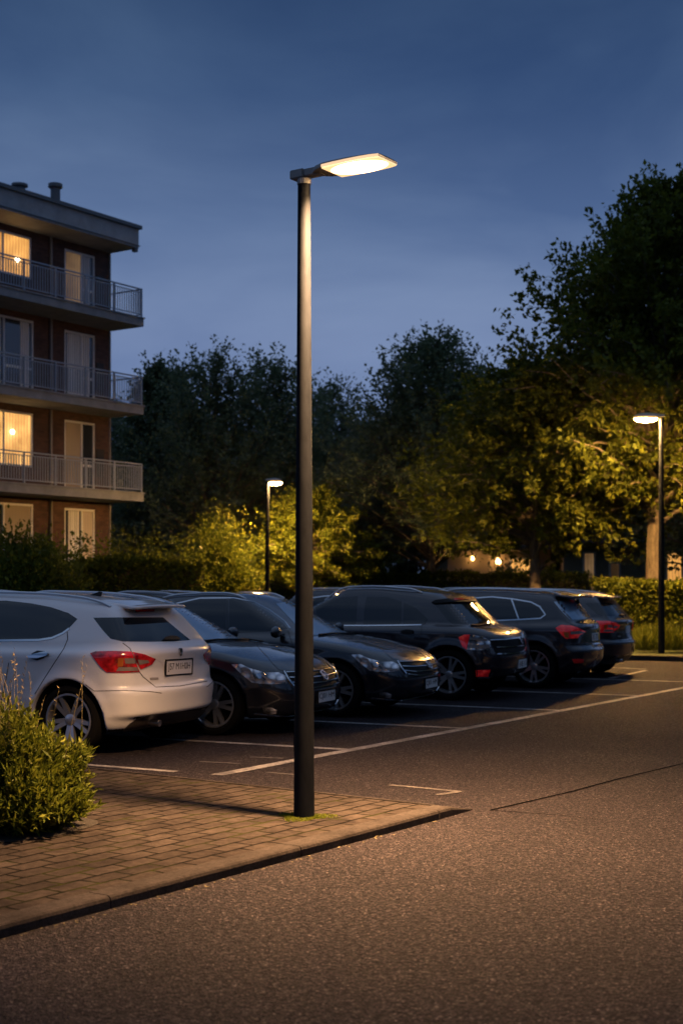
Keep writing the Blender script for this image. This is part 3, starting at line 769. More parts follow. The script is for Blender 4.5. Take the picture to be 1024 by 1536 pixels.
def build_cars():
    # -------- white hatchback, seen from its rear left corner
    hd = (-.918, .397)
    c = Car(HATCH, 'parked_car', place(HATCH, (-2.45, 12.85), hd, 'rear_ax', 1), hd, M['paint_white'], .02)
    tag(c.root, 'white hatchback with its tail to the lamp post, nearest the shrub', 'car', 'cars parked in the bays')
    A = zoomed(0, 870, .2344); B = zoomed(120, 870, .2148)
    c.patch('rear_side_window', A((-55,133),(45,133),(200,150),(330,175),(440,212),(497,250),(440,310),(400,340),(330,370),(250,382),(-55,387)), M['glass'])
    c.patch('front_side_window', [(-18,901),(-60,905),(-98,917),(-150,945),(-158,955),(-17,961)], M['glass'])
    c.patch('rear_window', B((95,264),(240,262),(400,262),(580,262),(640,312),(770,420),(640,428),(500,431),(300,430),(215,410),(160,350)), M['glass'], mirror=False, off=.002)
    c.ribbon('window_trim', A((-55,389),(250,385),(335,372),(405,341),(445,311)), .022, M['chrome'], .005)
    t = c.patch('tail_lamp', B((75,515),(110,503),(240,500),(358,503),(385,570),(414,642),(300,647),(190,645),(150,610)), M['red_textured'], off=.010, step=2.5)
    t2 = c.patch('tail_lamp', B((366,505),(450,520),(527,550),(500,588),(422,624),(392,570)), M['red_textured'], off=.010, step=2.5)
    for q in (t, ):
        c.patch('indicator_lens', B((268,545),(305,545),(300,600),(262,605)), M['amber_lens'], off=.014, step=2.5, parent=q[0], mirror=False)
        c.patch('reversing_lens', B((310,545),(376,545),(386,582),(316,582)), M['clear_lens'], off=.014, step=2.5, parent=q[0], mirror=False)
        c.patch('reversing_lens', B((270,607),(395,607),(402,634),(252,637)), M['clear_lens'], off=.014, step=2.5, parent=q[0], mirror=False)
    c.patch('reversing_lens', B((398,555),(470,560),(480,575),(408,592)), M['clear_lens'], off=.014, step=2.5, parent=t2[0], mirror=False)
    c.patch('wiper', B((572,424),(590,405),(625,396),(665,398),(695,416),(690,424)), M['liner'], off=.02, step=2.5, mirror=False)
    c.patch('brake_light', B((390,208),(520,205),(520,222),(390,226)), M['red_lens'], off=.006, step=2.5, mirror=False)
    c.patch('bumper_insert', B((300,1050),(345,1005),(400,968),(500,938),(700,920),(952,893),(958,925),(900,968),(700,1012),(480,1042),(310,1066)), M['trim_brown'], off=.006, mirror=False)
    c.patch('plate_recess', B((530,552),(600,556),(830,545),(822,560),(790,590),(800,672),(590,690),(575,580)), M['paint_white'], off=.002, mirror=False)
    c.plate(B((590,566),(770,556),(780,646),(603,660)), 'J57 M1H0H')
    c.emblem(B((699,502))[0], .034, 'shield')
    c.ribbon('tailgate_gap', B((300,440),(350,478),(362,505),(415,640),(440,675),(530,748),(700,740),(890,706)), .008, M['gap'], .0015, mirror=False)
    c.ribbon('bumper_gap', B((40,730),(100,775),(330,772),(500,780),(570,790)), .006, M['gap'], .0015)
    c.patch('model_badge', B((488,682),(545,680),(547,696),(492,699)), M['badge'], off=.006, step=2, mirror=False)
    c.ribbon('door_gap', A((432,332),(435,380),(410,440),(350,530),(280,640),(225,730)), .008, M['gap'], .0015)
    c.ribbon('door_gap', A((58,530),(40,640),(18,740),(0,830)), .008, M['gap'], .0015)
    c.patch('door_handle', A((185,488),(225,478),(300,466),(318,474),(312,486),(250,500),(200,500)), M['chrome'], off=.030, step=2)
    c.patch('handle_cup', A((205,470),(240,452),(290,455),(285,500),(240,515),(205,505)), M['gap'], off=.002, step=2)
    b = MB(); b.tube([(-1.95, -.45 + .9, .30), (-2.10, .45, .285)], .032, 14); b.build('exhaust', M['chrome'], c.root, True)
    b = MB(); V = [(-1.15,-.03,0),(-1.0,-.03,0),(-1.0,.03,0),(-1.15,.03,0),(-1.19,0,.05),(-1.15,0,.055)]
    b.add([(x, y, z + 1.435) for x, y, z in V], [(0,1,5,4),(1,2,5),(2,3,4,5),(3,0,4)]); b.build('roof_aerial', M['liner'], c.root)
    c.rails(-1.62, .35, .53); c.wheels(5, True, .238); c.mirrors(.72, 1.02)
    white = c
    # -------- dark saloon, front right corner towards us (panels traced on the second one, which the pole hides least)
    hd = RIGHTWARD
    c = Car(SEDAN, 'parked_car', place(SEDAN, (-.05, 16.52), hd, 'front_ax', -1), hd, M['paint_black'])
    D = zoomed(460, 870, .2148); E = zoomed(260, 870, .3027)
    tag(c.root, 'black saloon with silver roof rails, immediately right of the tall pole', 'car', 'cars parked in the bays')
    c.patch('windscreen', [(414,905.5),(445,899.5),(468,897),(500,913),(535,933),(560,948),(530,951),(478,953),(455,951),(437,930)], M['sky_tint_screen'], mirror=False, off=.002)
    c.patch('front_side_window', [(344,899),(356,899.5),(380,905.5),(403,918.5),(425,935),(431,943),(400,947),(343,950)], M['glass'])
    c.patch('rear_side_window', [(339,899),(338,950),(285,949),(262,940),(248,927),(268,907),(300,900)], M['glass'])
    c.ribbon('window_trim', [(262,906),(300,897.5),(351,897),(382,903.5),(406,916.5),(428,933),(435,943)], .018, M['chrome'], .005)
    h = c.patch('headlight', D((312,522),(370,520),(430,547),(520,572),(600,572),(655,600),(648,638),(570,642),(500,640),(440,632),(370,578)), M['lamp_glass'], off=.006, step=2.2)
    c.ribbon('lamp_reflector', D((380,548),(425,560),(445,600),(450,622)), .03, M['clear_lens'], .012, parent=h[0], mirror=False)
    c.ribbon('lamp_reflector', D((500,585),(540,615),(600,628),(640,625)), .022, M['clear_lens'], .012, parent=h[0], mirror=False)
    c.patch('lamp_projector', D((468,580),(490,575),(505,590),(495,610),(475,612),(462,598)), M['chrome'], off=.012, step=2, parent=h[0], mirror=False)
    g = c.patch('grille', D((628,566),(700,562),(820,556),(882,548),(905,582),(924,640),(880,660),(780,672),(690,655),(655,610)), M['liner'], off=.004, mirror=False, step=3)
    for k, ln in enumerate([((640,572),(720,570),(820,562),(884,550)), ((662,603),(740,606),(840,598),(903,580)), ((680,632),(760,640),(850,632),(916,610)), ((700,656),(790,668),(880,656),(922,638))]):
        c.ribbon('grille_bar', D(*ln), .011, M['chrome'], .014, parent=g[0], mirror=False)
    c.ribbon('grille_surround', D((628,566),(655,612),(690,655)), .02, M['chrome'], .016, mirror=False)
    c.ribbon('grille_surround', D((878,532),(905,580),(926,642)), .03, M['chrome'], .016, mirror=False)
    c.emblem(('front', .585), .062)
    c.patch('lower_grille', D((700,770),(780,790),(930,775),(925,818),(860,835),(720,832)), M['liner'], off=.003, mirror=False)
    f = c.patch('fog_lamp', D((505,785),(560,785),(592,800),(585,822),(540,825),(510,815)), M['lamp_glass'], off=.006, step=2.2)
    c.ribbon('chrome_lip', D((450,826),(560,836),(720,842),(850,832),(925,812),(962,775)), .016, M['chrome'], .008, mirror=False)
    c.plate(('front', .375), 'CJ01 HM')
    c.ribbon('bonnet_gap', D((400,392),(520,480),(600,555),(640,562)), .007, M['gap'], .0015)
    c.ribbon('wiper', D((85,388),(180,378),(300,378),(380,372),(430,368)), .022, M['liner'], .02, mirror=False)
    c.ribbon('door_gap', [(341,900),(341,950),(339,975),(345,1000)], .007, M['gap'], .0015)
    c.ribbon('door_gap', [(432,946),(438,965),(440,990)], .007, M['gap'], .0015)
    c.mirrors(.72, .985); c.wheels(5, True, .236); c.rails(-1.35, .12, .56, .02)
    sedan2 = c
    s1 = copy_tree(c.root)
    o = place(SEDAN, (-1.29, 14.52), hd, 'front_ax', -1); s1.location = (o[0], o[1], 0)
    tag(s1, 'black saloon between the white hatchback and the tall pole', 'car', 'cars parked in the bays')
    for k in kids(s1):
        if k.name.startswith('roof_rail'): bpy.data.objects.remove(k)
    # -------- dark SUV with red and clear lamps
    c = Car(SUV, 'parked_car', place(SUV, (1.47, 18.93), hd, 'front_ax', -1), hd, M['paint_plum'])
    tag(c.root, 'dark SUV with red and clear corner lamps and a chrome barred grille', 'car', 'cars parked in the bays')
    G = zoomed(620, 870, .1953)
    c.patch('rear_side_window', [(472,906),(488,897.5),(536,894.5),(533,937),(478,937)], M['glass'])
    c.patch('front_side_window', D((418,118),(560,120),(660,150),(655,310),(395,315),(402,200)), M['glass'])
    c.patch('quarter_window', D((676,158),(762,195),(845,272),(822,308),(690,312),(672,300)), M['glass'])
    c.ribbon('window_trim', D((130,318),(395,319),(660,316),(800,314)), .02, M['chrome'], .005)
    c.patch('windscreen', G((162,187),(300,180),(468,177),(520,242),(596,318),(540,338),(420,342),(300,340),(255,302),(205,235)), M['glass'], mirror=False, off=.002)
    c.patch('roof_lip', G((140,176),(170,160),(300,150),(440,138),(480,140),(478,172),(300,178),(165,186)), M['liner'], off=.03, mirror=False)
    c.patch('brake_light', G((300,155),(420,147),(422,160),(300,168)), M['red_lens'], off=.036, mirror=False, step=2)
    l = c.patch('tail_lamp', G((345,440),(390,420),(432,420),(405,535),(372,510)), M['red_return_glow'], off=.008, step=2)
    l2 = c.patch('headlight', G((436,422),(500,430),(545,442),(583,470),(596,535),(500,540),(408,535)), M['lamp_glass'], off=.008, step=2)
    c.ribbon('lamp_reflector', G((432,450),(500,455),(560,462)), .03, M['clear_lens'], .013, parent=l2[0], mirror=False)
    c.ribbon('lamp_reflector', G((425,505),(500,512),(580,512)), .05, M['clear_lens'], .013, parent=l2[0], mirror=False)
    g = c.patch('grille', G((592,462),(700,452),(838,438),(852,500),(848,545),(825,560),(720,572),(640,575),(620,545)), M['liner'], off=.004, step=2.5, mirror=False)
    for ln in (((585,460),(700,458),(830,442)), ((632,516),(740,514),(838,504)), ((638,568),(740,566),(828,552),(852,530))):
        c.ribbon('grille_bar', G(*ln), .014, M['chrome'], .014, parent=g[0], mirror=False)
    c.ribbon('grille_surround', G((828,400),(845,450),(856,510),(838,556)), .028, M['chrome'], .014, mirror=False)
    c.emblem(('front', .79), .055); c.emblem(('front', .93), .028)
    c.plate(('front', .47), 'HE 11', False, .40, .115)
    c.patch('rear_reflector', G((468,694),(588,690),(572,740),(466,742)), M['red_return_glow'], off=.006, step=2)
    c.ribbon('bumper_strip', G((430,755),(580,750),(606,712)), .018, M['chrome'], .008)
    c.ribbon('door_gap', D((800,318),(800,360),(780,420),(745,490)), .007, M['gap'], .0015)
    c.ribbon('door_gap', D((385,318),(383,420)), .007, M['gap'], .0015)
    c.patch('door_handle', D((660,358),(700,350),(745,355),(742,376),(700,380),(662,374)), M['liner'], off=.03, step=2)
    c.ribbon('bonnet_gap', G((600,345),(680,372),(790,376),(828,402)), .008, M['gap'], .002, mirror=False)
    c.ribbon('wiper', G((440,352),(520,350),(590,338)), .02, M['liner'], .02, mirror=False)
    c.mirrors(-.55, 1.08); c.wheels(5, True, .246); c.rails(-.5, .95, .60)
    suv = c
    # -------- dark estate from its rear left corner
    hd = (-.925, .38)
    c = Car(WAGON, 'parked_car', place(WAGON, (2.91, 21.1), hd, 'rear_ax', 1), hd, M['paint_plum'])
    tag(c.root, 'dark estate car with chrome window trim, tail lamps towards the aisle', 'car', 'cars parked in the bays')
    K = zoomed(770, 870, .2051)
    c.patch('rear_side_window', G((450,150),(490,140),(600,135),(742,150),(800,298),(600,308),(440,312)), M['glass'])
    c.patch('quarter_window', G((768,160),(900,178),(960,212),(1003,265),(970,288),(812,298)), M['glass'])
    c.patch('front_side_window', [(706,899),(690,903),(665,918),(650,931),(702,932)], M['glass'])
    c.ribbon('window_trim', G((300,160),(430,142),(600,130),(760,146),(900,170),(968,205),(1010,266),(972,295),(812,304),(600,314),(300,320)), .02, M['chrome'], .005)
    c.ribbon('window_trim', G((752,150),(806,302)), .02, M['chrome'], .005)
    c.patch('rear_window', K((292,160),(480,146),(520,182),(606,275),(560,288),(410,290),(352,232)), M['sky_tint_screen'], mirror=False, off=.002)
    l = c.patch('tail_lamp', K((305,352),(345,330),(420,335),(470,350),(525,380),(480,402),(465,425),(380,430),(350,402)), M['red_return_glow'], off=.008, step=2)
    c.patch('reversing_lens', K((412,378),(470,372),(520,384),(470,396),(415,398)), M['clear_lens'], off=.013, step=2, parent=l[0], mirror=False)
    c.patch('indicator_lens', K((365,380),(402,385),(398,425),(372,420)), M['amber_lens'], off=.013, step=2, parent=l[0], mirror=False)
    c.plate(('rear', .76), 'E 71', False, .42, .12)
    c.emblem(('rear', .925), .04)
    c.patch('rear_reflector', K((425,578),(470,576),(510,580),(508,604),(440,608)), M['red_lens'], off=.006, step=2)
    c.ribbon('bumper_strip', K((520,470),(600,466),(690,458)), .018, M['chrome'], .008, mirror=False)
    c.ribbon('tailgate_gap', K((370,300),(470,345),(505,440),(530,480),(690,470)), .007, M['gap'], .0015, mirror=False)
    c.patch('bumper_insert', K((440,632),(560,640),(700,610),(722,585),(722,610),(640,660),(500,680)), M['trim_brown'], off=.005, mirror=False)
    c.ribbon('door_gap', [(776,931),(770,950),(757,975)], .007, M['gap'], .0015)
    c.wheels(5, True, .242); c.mirrors(.85, 1.0); c.rails(-1.75, .3, .58)
    wagon = c
    # -------- dark hatchback at the end of the row: the same kind of shell as the white one, in dark paint
    s6 = copy_tree(white.root); h = unit((-.90, .43)); o = np.array([4.93, 23.95]) + 2.12 * h
    s6.location = (o[0], o[1], 0); s6.rotation_euler = (0, 0, math.atan2(h[1], h[0]))
    tag(s6, 'dark hatchback farthest along the row, beside the clipped hedge', 'car', 'cars parked in the bays')
    for k in list(kids(s6)):
        if k.name.startswith(('roof_aerial', 'window_trim', 'number_plate', 'plate_recess')):
            for q in kids(k): bpy.data.objects.remove(q)
            bpy.data.objects.remove(k); continue
    for k in kids(s6):
        if k.data and k.data.materials and k.data.materials[0] == M['paint_white']:
            k.data = k.data.copy(); k.data.materials[0] = M['paint_plum']
    for k in kids(s6):
        if k.name.startswith('tail_lamp'): k.material_slots[0].link = 'OBJECT'; k.material_slots[0].material = M['red_return_glow']
    b = MB(); b.box((-2.09, -.13, .74), (-2.075, .13, .86)); b.build('number_plate', M['plate'], s6)
    # -------- the row behind: only the roofs show
    back = [(sedan2.root, -.6, 5.4, 0, 'black car behind the saloons, just its roof showing right of the tall pole'),
            (wagon.root, 1.9, 5.2, 1, 'estate car behind the SUV, its railed roof showing above it'),
            (wagon.root, 4.45, 5.0, 1, 'estate car behind the dark estate, just its roof and rail showing'),
            (white.root, -3.4, 5.2, 0, 'reddish car behind the white hatchback, just its roof showing')]
    A2 = unit((1.38, 2.2))
    for i, (src, _, _, sg, lab) in enumerate(back):
        r = copy_tree(src)
        fr = {0: np.array([-3.3, 22.6]), 1: np.array([-.4, 26.6]), 2: np.array([2.3, 29.0]), 3: np.array([-5.8, 19.6])}[i]
        r.location = (fr[0], fr[1], 0)
        if not sg: r.rotation_euler = (0, 0, math.atan2(.38, -.925))
        tag(r, lab, 'car', 'cars in the row behind')
        if i == 3:
            for k in kids(r):
                if k.data and k.data.materials and k.data.materials[0] == M['paint_white']:
                    k.data = k.data.copy(); k.data.materials[0] = mat('paint_red', (.10,.018,.012), .3, coat=1.0)
# ------------------------------------------------------------------ ground, paving, markings
LAMP_PANEL, LAMP_MAIN, LAMP_FAR = 200.0, 1250.0, 5200.0
AX = unit((1.40, 2.15))                    # along the aisle
BAYD = unit((1.645, -.80))                 # along a bay line
PAVE_ANG = math.atan2(3.12, 2.13)
def sheet(name, poly, z, m, kind='structure', parent=None):
    b = MB(); b.add([(x, y, z) for x, y in poly], [tuple(range(len(poly)))])
    o = b.build(name, m, parent)
    if parent is None: o['kind'] = kind
    return o
def stroke(name, a, b_, w, z=.004, m='marking'):
    a, b_ = np.array(a), np.array(b_); d = unit(b_ - a); n = np.array([-d[1], d[0]]) * w / 2
    sheet(name, [tuple(a - n), tuple(b_ - n), tuple(b_ + n), tuple(a + n)], z, M[m])
def build_ground():
    # lawn as the one sheet that reaches the horizon, the car park on top of it
    sheet('ground', [(-400,-300),(400,-300),(400,600),(-400,600)], -.02, M['grass_ground'])
    e0 = np.array(ground(860, 992)); e1 = np.array(ground(1024, 990))
    sheet('parking_lot', [(-60,-30),(60,-30),(60,31.0),(9.0,29.3),(4.5,28.6),(-2,33.5),(-40,33.5),(-60,20)], 0, M['asphalt'])
    stroke('aisle_marking', ground(325, 1163), ground(1040, 1029), .125)
    # bay lines, from the aisle line back between the cars
    for k, p in enumerate([(525,1125),(698,1093),(840,1066),(960,1044)]):
        e = np.array(ground(*p)); stroke('bay_marking', e + .05 * BAYD, e - 5.2 * BAYD, .112, .0045)
    e = np.array(ground(1060,1024)); stroke('bay_marking', e, e - 5.2 * BAYD, .112, .0045)
    stroke('bay_marking', ground(265,1158), ground(120,1147), .09, .0045)
    stroke('bay_marking', ground(913,1018), ground(968,1006), .09, .0055)
    stroke('bay_marking', ground(968,1004), ground(880,1000), .09, .0045)
    stroke('bay_marking', ground(585,1178), ground(690,1188), .06, .0045, 'marking_worn')
    stroke('bay_marking', ground(690,1188), ground(655,1193), .06, .0055, 'marking_worn')
    stroke('bay_marking', ground(400,1159), ground(470,1165), .05, .0045, 'marking_worn')
    stroke('bay_marking', ground(375,1136), ground(425,1138), .05, .0045, 'marking_worn')
    stroke('bay_marking', ground(300,1143), ground(360,1146), .05, .0045, 'marking_worn')
    # joint between the two asphalt layers
    b = MB(); pts = [ground(x, y) for x, y in ((735,1216),(800,1201),(860,1187),(930,1168),(1040,1142))]
    for (a, c), w in zip(zip(pts[:-1], pts[1:]), (.024,.020,.021,.019)):
        d = unit(np.array(c) - a); n = np.array([-d[1], d[0]]) * w / 2
        b.add([(*(np.array(a)-n), .004), (*(np.array(c)-n), .004), (*(np.array(c)+n), .004), (*(np.array(a)+n), .004)], [(0,1,2,3)])
    pts = [ground(x, y) for x, y in ((735,1216),(790,1220),(845,1224),(905,1231))]
    for (a, c), w in zip(zip(pts[:-1], pts[1:]), (.014,.010,.006)):
        d = unit(np.array(c) - a); n = np.array([-d[1], d[0]]) * w / 2
        b.add([(*(np.array(a)-n), .004), (*(np.array(c)-n), .004), (*(np.array(c)+n), .004), (*(np.array(a)+n), .004)], [(0,1,2,3)])
    b.build('asphalt_joint', M['joint'])['kind'] = 'structure'
    # paved wedge: kerb along the road, thin edging behind
    tip = np.array(ground(708, 1214)); kd = unit(np.array(ground(0, 1409)) - ground(657, 1230)); bd = unit(np.array(ground(134, 1150, .06)) - ground(655, 1206, .06))
    kn = np.array([kd[1], -kd[0]]);  kn = kn if kn[0] > 0 else -kn      # towards the road
    KW, HT = .15, .062
    K0 = np.array(ground(657, 1230)); K = lambda s, w: K0 + kd * s - kn * w
    back0 = np.array(ground(655, 1206, .06)); Bk = lambda s, w: back0 + bd * s + w * np.array([bd[1], -bd[0]]) * (1 if np.array([bd[1], -bd[0]])[1] < 0 else -1)
    # crossing of kerb inner line and back inner line
    def cross(p, d, q, e):
        A_ = np.array([d, -e]).T; t = np.linalg.solve(A_, q - p); return p + d * t[0]
    inner = cross(K(0, KW + .011), kd, Bk(0, .08), bd)
    L = 9.0
    sheet('pavement', [tuple(inner), tuple(Bk(L, .08)), tuple(Bk(L, .08) + kd * 12), tuple(K(14, KW + .011))], HT - .004, M['pavers'])
    # kerb stones, each with its own chamfered edge; the last one ramps down to the asphalt
    s = -.02; n = 0
    root = None
    while s < 13:
        e = s + 1.55; b = MB()
        p = [K(s + .004, 0), K(e - .004, 0), K(e - .004, KW), K(s + .004, KW)]
        h = HT
        ch = .022
        V = []
        for q0, q1 in ((p[0], p[3]), (p[1], p[2])):
            u = (q1 - q0) / KW
            V += [(*q0, -.06), (*(q0 + u * .004), h - ch), (*(q0 + u * .010), h - ch * .35), (*(q0 + u * ch), h), (*q1, h), (*q1, -.06)]
        F = [(i, i + 1, i + 7, i + 6) for i in range(5)] + [(5,4,3,2,1,0), (6,7,8,9,10,11)]
        b.add(V, F); o = b.build('kerb_stone', M['kerb'])
        o['kind'] = 'structure'
        s = e; n += 1
    b = MB(); V = []
    for q in (-.024, -.19):
        V += [(*K(q, 0), -.05), (*K(q, .006), HT - .020), (*K(q, .012), HT - .007), (*K(q, .024), HT), (*K(q, KW), HT), (*K(q, KW), -.05)]
    tp = K(-.50, .015); V += [(*tp, -.05), (*tp, .003), (*K(-.47, .06), .004)]
    b.add(V, [(i, i+1, i+7, i+6) for i in range(5)] + [(5,4,3,2,1,0), (6,7,13,12), (7,8,13), (8,9,13), (9,10,14,13), (10,11,12,14)])
    o = b.build('kerb_stone', M['kerb']); o['kind'] = 'structure'
    s = .0
    while s < L:
        e = s + .8; b = MB()
        a0, a1, c0, c1 = Bk(s + .004, 0), Bk(e - .004, 0), Bk(s + .004, .07), Bk(e - .004, .07)
        hh = (HT + .002)
        b.add([(*a0,-.05),(*a1,-.05),(*a1,hh-.008),(*a0,hh-.008),(*c0,-.05),(*c1,-.05),(*c1,hh),(*c0,hh)], [(0,1,2,3),(3,2,6,7),(4,7,6,5),(0,3,7,4),(1,5,6,2)])
        o = b.build('edging_stone', M['kerb']); o['kind'] = 'structure'; s = e
    # far kerb and pavement on the right
    pts = [(860,990),(905,989),(1000,992),(1100,996)]
    g0 = [np.array(ground(*p)) for p in pts]
    for a, c in zip(g0[:-1], g0[1:]):
        d = unit(c - a); nn = np.array([-d[1], d[0]]); L_ = np.linalg.norm(c - a); k = max(1, round(L_))
        for i in range(k):
            p = a + d * L_ * i / k; q = a + d * (L_ * (i + 1) / k - .01); b = MB()
            b.prism([tuple(p), tuple(q), tuple(q + nn * .16), tuple(p + nn * .16)], -.05, .10); o = b.build('kerb_stone', M['kerb']); o['kind'] = 'structure'
    sheet('verge_pavement', [tuple(g0[0] + (0,.16)), tuple(g0[1] + (0,.16)), tuple(g0[2] + (0,.16)), tuple(g0[3] + (0,.16)), tuple(g0[3] + (0,1.1)), tuple(g0[0] + (0,1.1))], .085, M['kerb'])

# ------------------------------------------------------------------ lamps
def bowl_head(root, L, W, glow, pole_r, z):
    xs = [-.07, .02, .10, .22, .36, .50, .60, .66]; k = L / .66
    b = MB(); V = []; seg = 14
    for x, w, t in zip(xs, (.045,.055,.085,.13,.15,.135,.09,.03), (.05,.055,.06,.075,.08,.07,.045,.015)):
        for i in range(seg):
            th = 2 * math.pi * i / seg; V.append((x * k, w * W / .30 * math.cos(th), z + (t * math.sin(th) if math.sin(th) > 0 else .012 * math.sin(th))))
    F = [(a*seg+i, a*seg+(i+1)%seg, (a+1)*seg+(i+1)%seg, (a+1)*seg+i) for a in range(len(xs)-1) for i in range(seg)] + [tuple(range(seg))[::-1], tuple((len(xs)-1)*seg+i for i in range(seg))]
    b.add(V, F); head = b.build('lamp_head', M['housing'], root, True)
    b = MB(); V = []; n = 7; sg = 20; cx = .38 * k
    for j in range(n + 1):
        ph = math.pi / 2 * j / n; r = math.cos(ph)
        for i in range(sg): V.append((cx + .30 * k * r * math.cos(2*math.pi*i/sg), (.165 * W / .30) * r * math.sin(2*math.pi*i/sg) + 0, z - .014 - .115 * math.sin(ph)))
    F = [(a*sg+i, a*sg+(i+1)%sg, (a+1)*sg+(i+1)%sg, (a+1)*sg+i) for a in range(n) for i in range(sg)] + [tuple(range(sg))]
    b.add(V, F); b.build('light_bowl', glow, head, True)
def lamp_head(root, L, W, glow, pole_r, z):
    """flat head reaching out along local +x over a slim bracket; the panel shines down"""
    # outline half width along x, the head is a thin almond
    xs = [.10,.16,.24,.34,.46,.56,.64,.70]; xs = [x * L / .70 for x in xs]
    hw = [.034,.082,.112,.120,.122,.120,.114,.100]; hw = [w * W / .25 for w in hw]
    tp = [.044,.048,.050,.050,.046,.038,.026,.014]
    b = MB(); V = []; seg = 9
    for x, w, t in zip(xs, hw, tp):
        for k in range(seg):
            th = math.pi * k / (seg - 1); V.append((x, -w * math.cos(th), .012 + t * .62 * math.sin(th) ** .7))
        for k in range(seg):
            y = w - 2 * w * k / (seg - 1); V.append((x, y * .985, .0))
    m = 2 * seg; F = [(i*m+k, i*m+(k+1)%m, (i+1)*m+(k+1)%m, (i+1)*m+k) for i in range(len(xs)-1) for k in range(m)]
    F += [tuple(range(m))[::-1], tuple((len(xs)-1)*m + k for k in range(m))]
    b.add([(x, y, zz + z) for x, y, zz in V], F); head = b.build('lamp_head', M['housing'], root, True)
    b = MB(); ol = [(x, -w * 1.012) for x, w in zip(xs, hw)] + [(x, w * 1.012) for x, w in reversed(list(zip(xs, hw)))]; ol = [q for q in ol if q[0] > .18 * L / .70]
    b.prism(ol, z - .003, z + .014); b.build('bloom_rim', M['bloom_rim'], head)  # added glowing band, imitates bloom round the bright panel
    b = MB(); top = []
    for x, w in zip(xs, hw):
        if x < .20 * L / .70: continue
        top.append((x, w * .93))
    poly = [(x, -y) for x, y in top] + [(x, y) for x, y in reversed(top)]
    b.prism(poly, z - .010, z - .004); b.build('light_panel', glow, head)
    b = MB()
    b.box((-.085, -.045, z - .012), (.02, .045, z + .045)); b.box((.021, -.038, z - .008), (.17 * L / .7, .038, z + .040))
    b.tube([(0,0,z-.055),(0,0,z-.012)], pole_r * 1.12, 20)
    b.build('bracket', M['housing'], root, bevel=.006)
def build_lamps():
    # tall lamp at the tip of the paving
    bx, by = ground(456, 1226, .058)
    top = CAMH + (HOR - 276) * by / FPX
    r = empty('street_lamp', (bx, by, .058), math.atan2(-.565, .826))
    tag(r, 'tall dark lamp post with a bright flat head, standing on the paving', 'street lamp', 'lit street lamps')
    H = top - .058
    b = MB(); b.tube([(0,0,z * H) for z in (0,.02,.25,.5,.75,1.0)], [.0672,.0668,.060,.053,.0465,.0405], 36, cap=True)
    p = b.build('pole', M['pole'], r, True)
    b = MB(); b.box((-.0012,-.024,.42),(.001,.024,.60), 0, lambda q: (q[0] - .0648, q[1], q[2])); 
    b.build('access_door', M['pole'], p)
    lamp_head(r, .635, .27, M['lamp_main'], .0405, H + .045)
    li = bpy.data.lights.new('lamp_light', 'AREA'); li.shape = 'ELLIPSE'; li.size, li.size_y = .44, .20; li.spread = math.radians(106)
    li.energy = LAMP_MAIN; li.color = (1, .545, .235); lo = bpy.data.objects.new('lamp_light', li); COL.objects.link(lo); lo.parent = r; lo.location = (.40, 0, H + .031); lo.rotation_euler = (math.radians(6), 0, 0)
    # two smaller lamps at the far side
    for (px, py, hx, hy, d, ang, lab) in ((401, 878, 404, 722, 42.0, .2, 'small distant street lamp glowing beside the golden bush'),
                                      (991, 981, 963, 626, 31.9, math.pi, 'slim street lamp glowing under the large tree by the hedge')):
        X = (px - 512) * d / FPX; r = empty('street_lamp', (X, d, 0), ang); tag(r, lab, 'street lamp', 'lit street lamps')
        H = CAMH + (HOR - hy) * d / FPX
        b = MB(); b.tube([(0,0,0),(0,0,H*.5),(0,0,H-.02)], [.075,.062,.048], 16); b.build('pole', M['pole'], r, True)
        bowl_head(r, .62 if ang > 1 else .44, .34, M['lamp_far'], .048, H + .02)

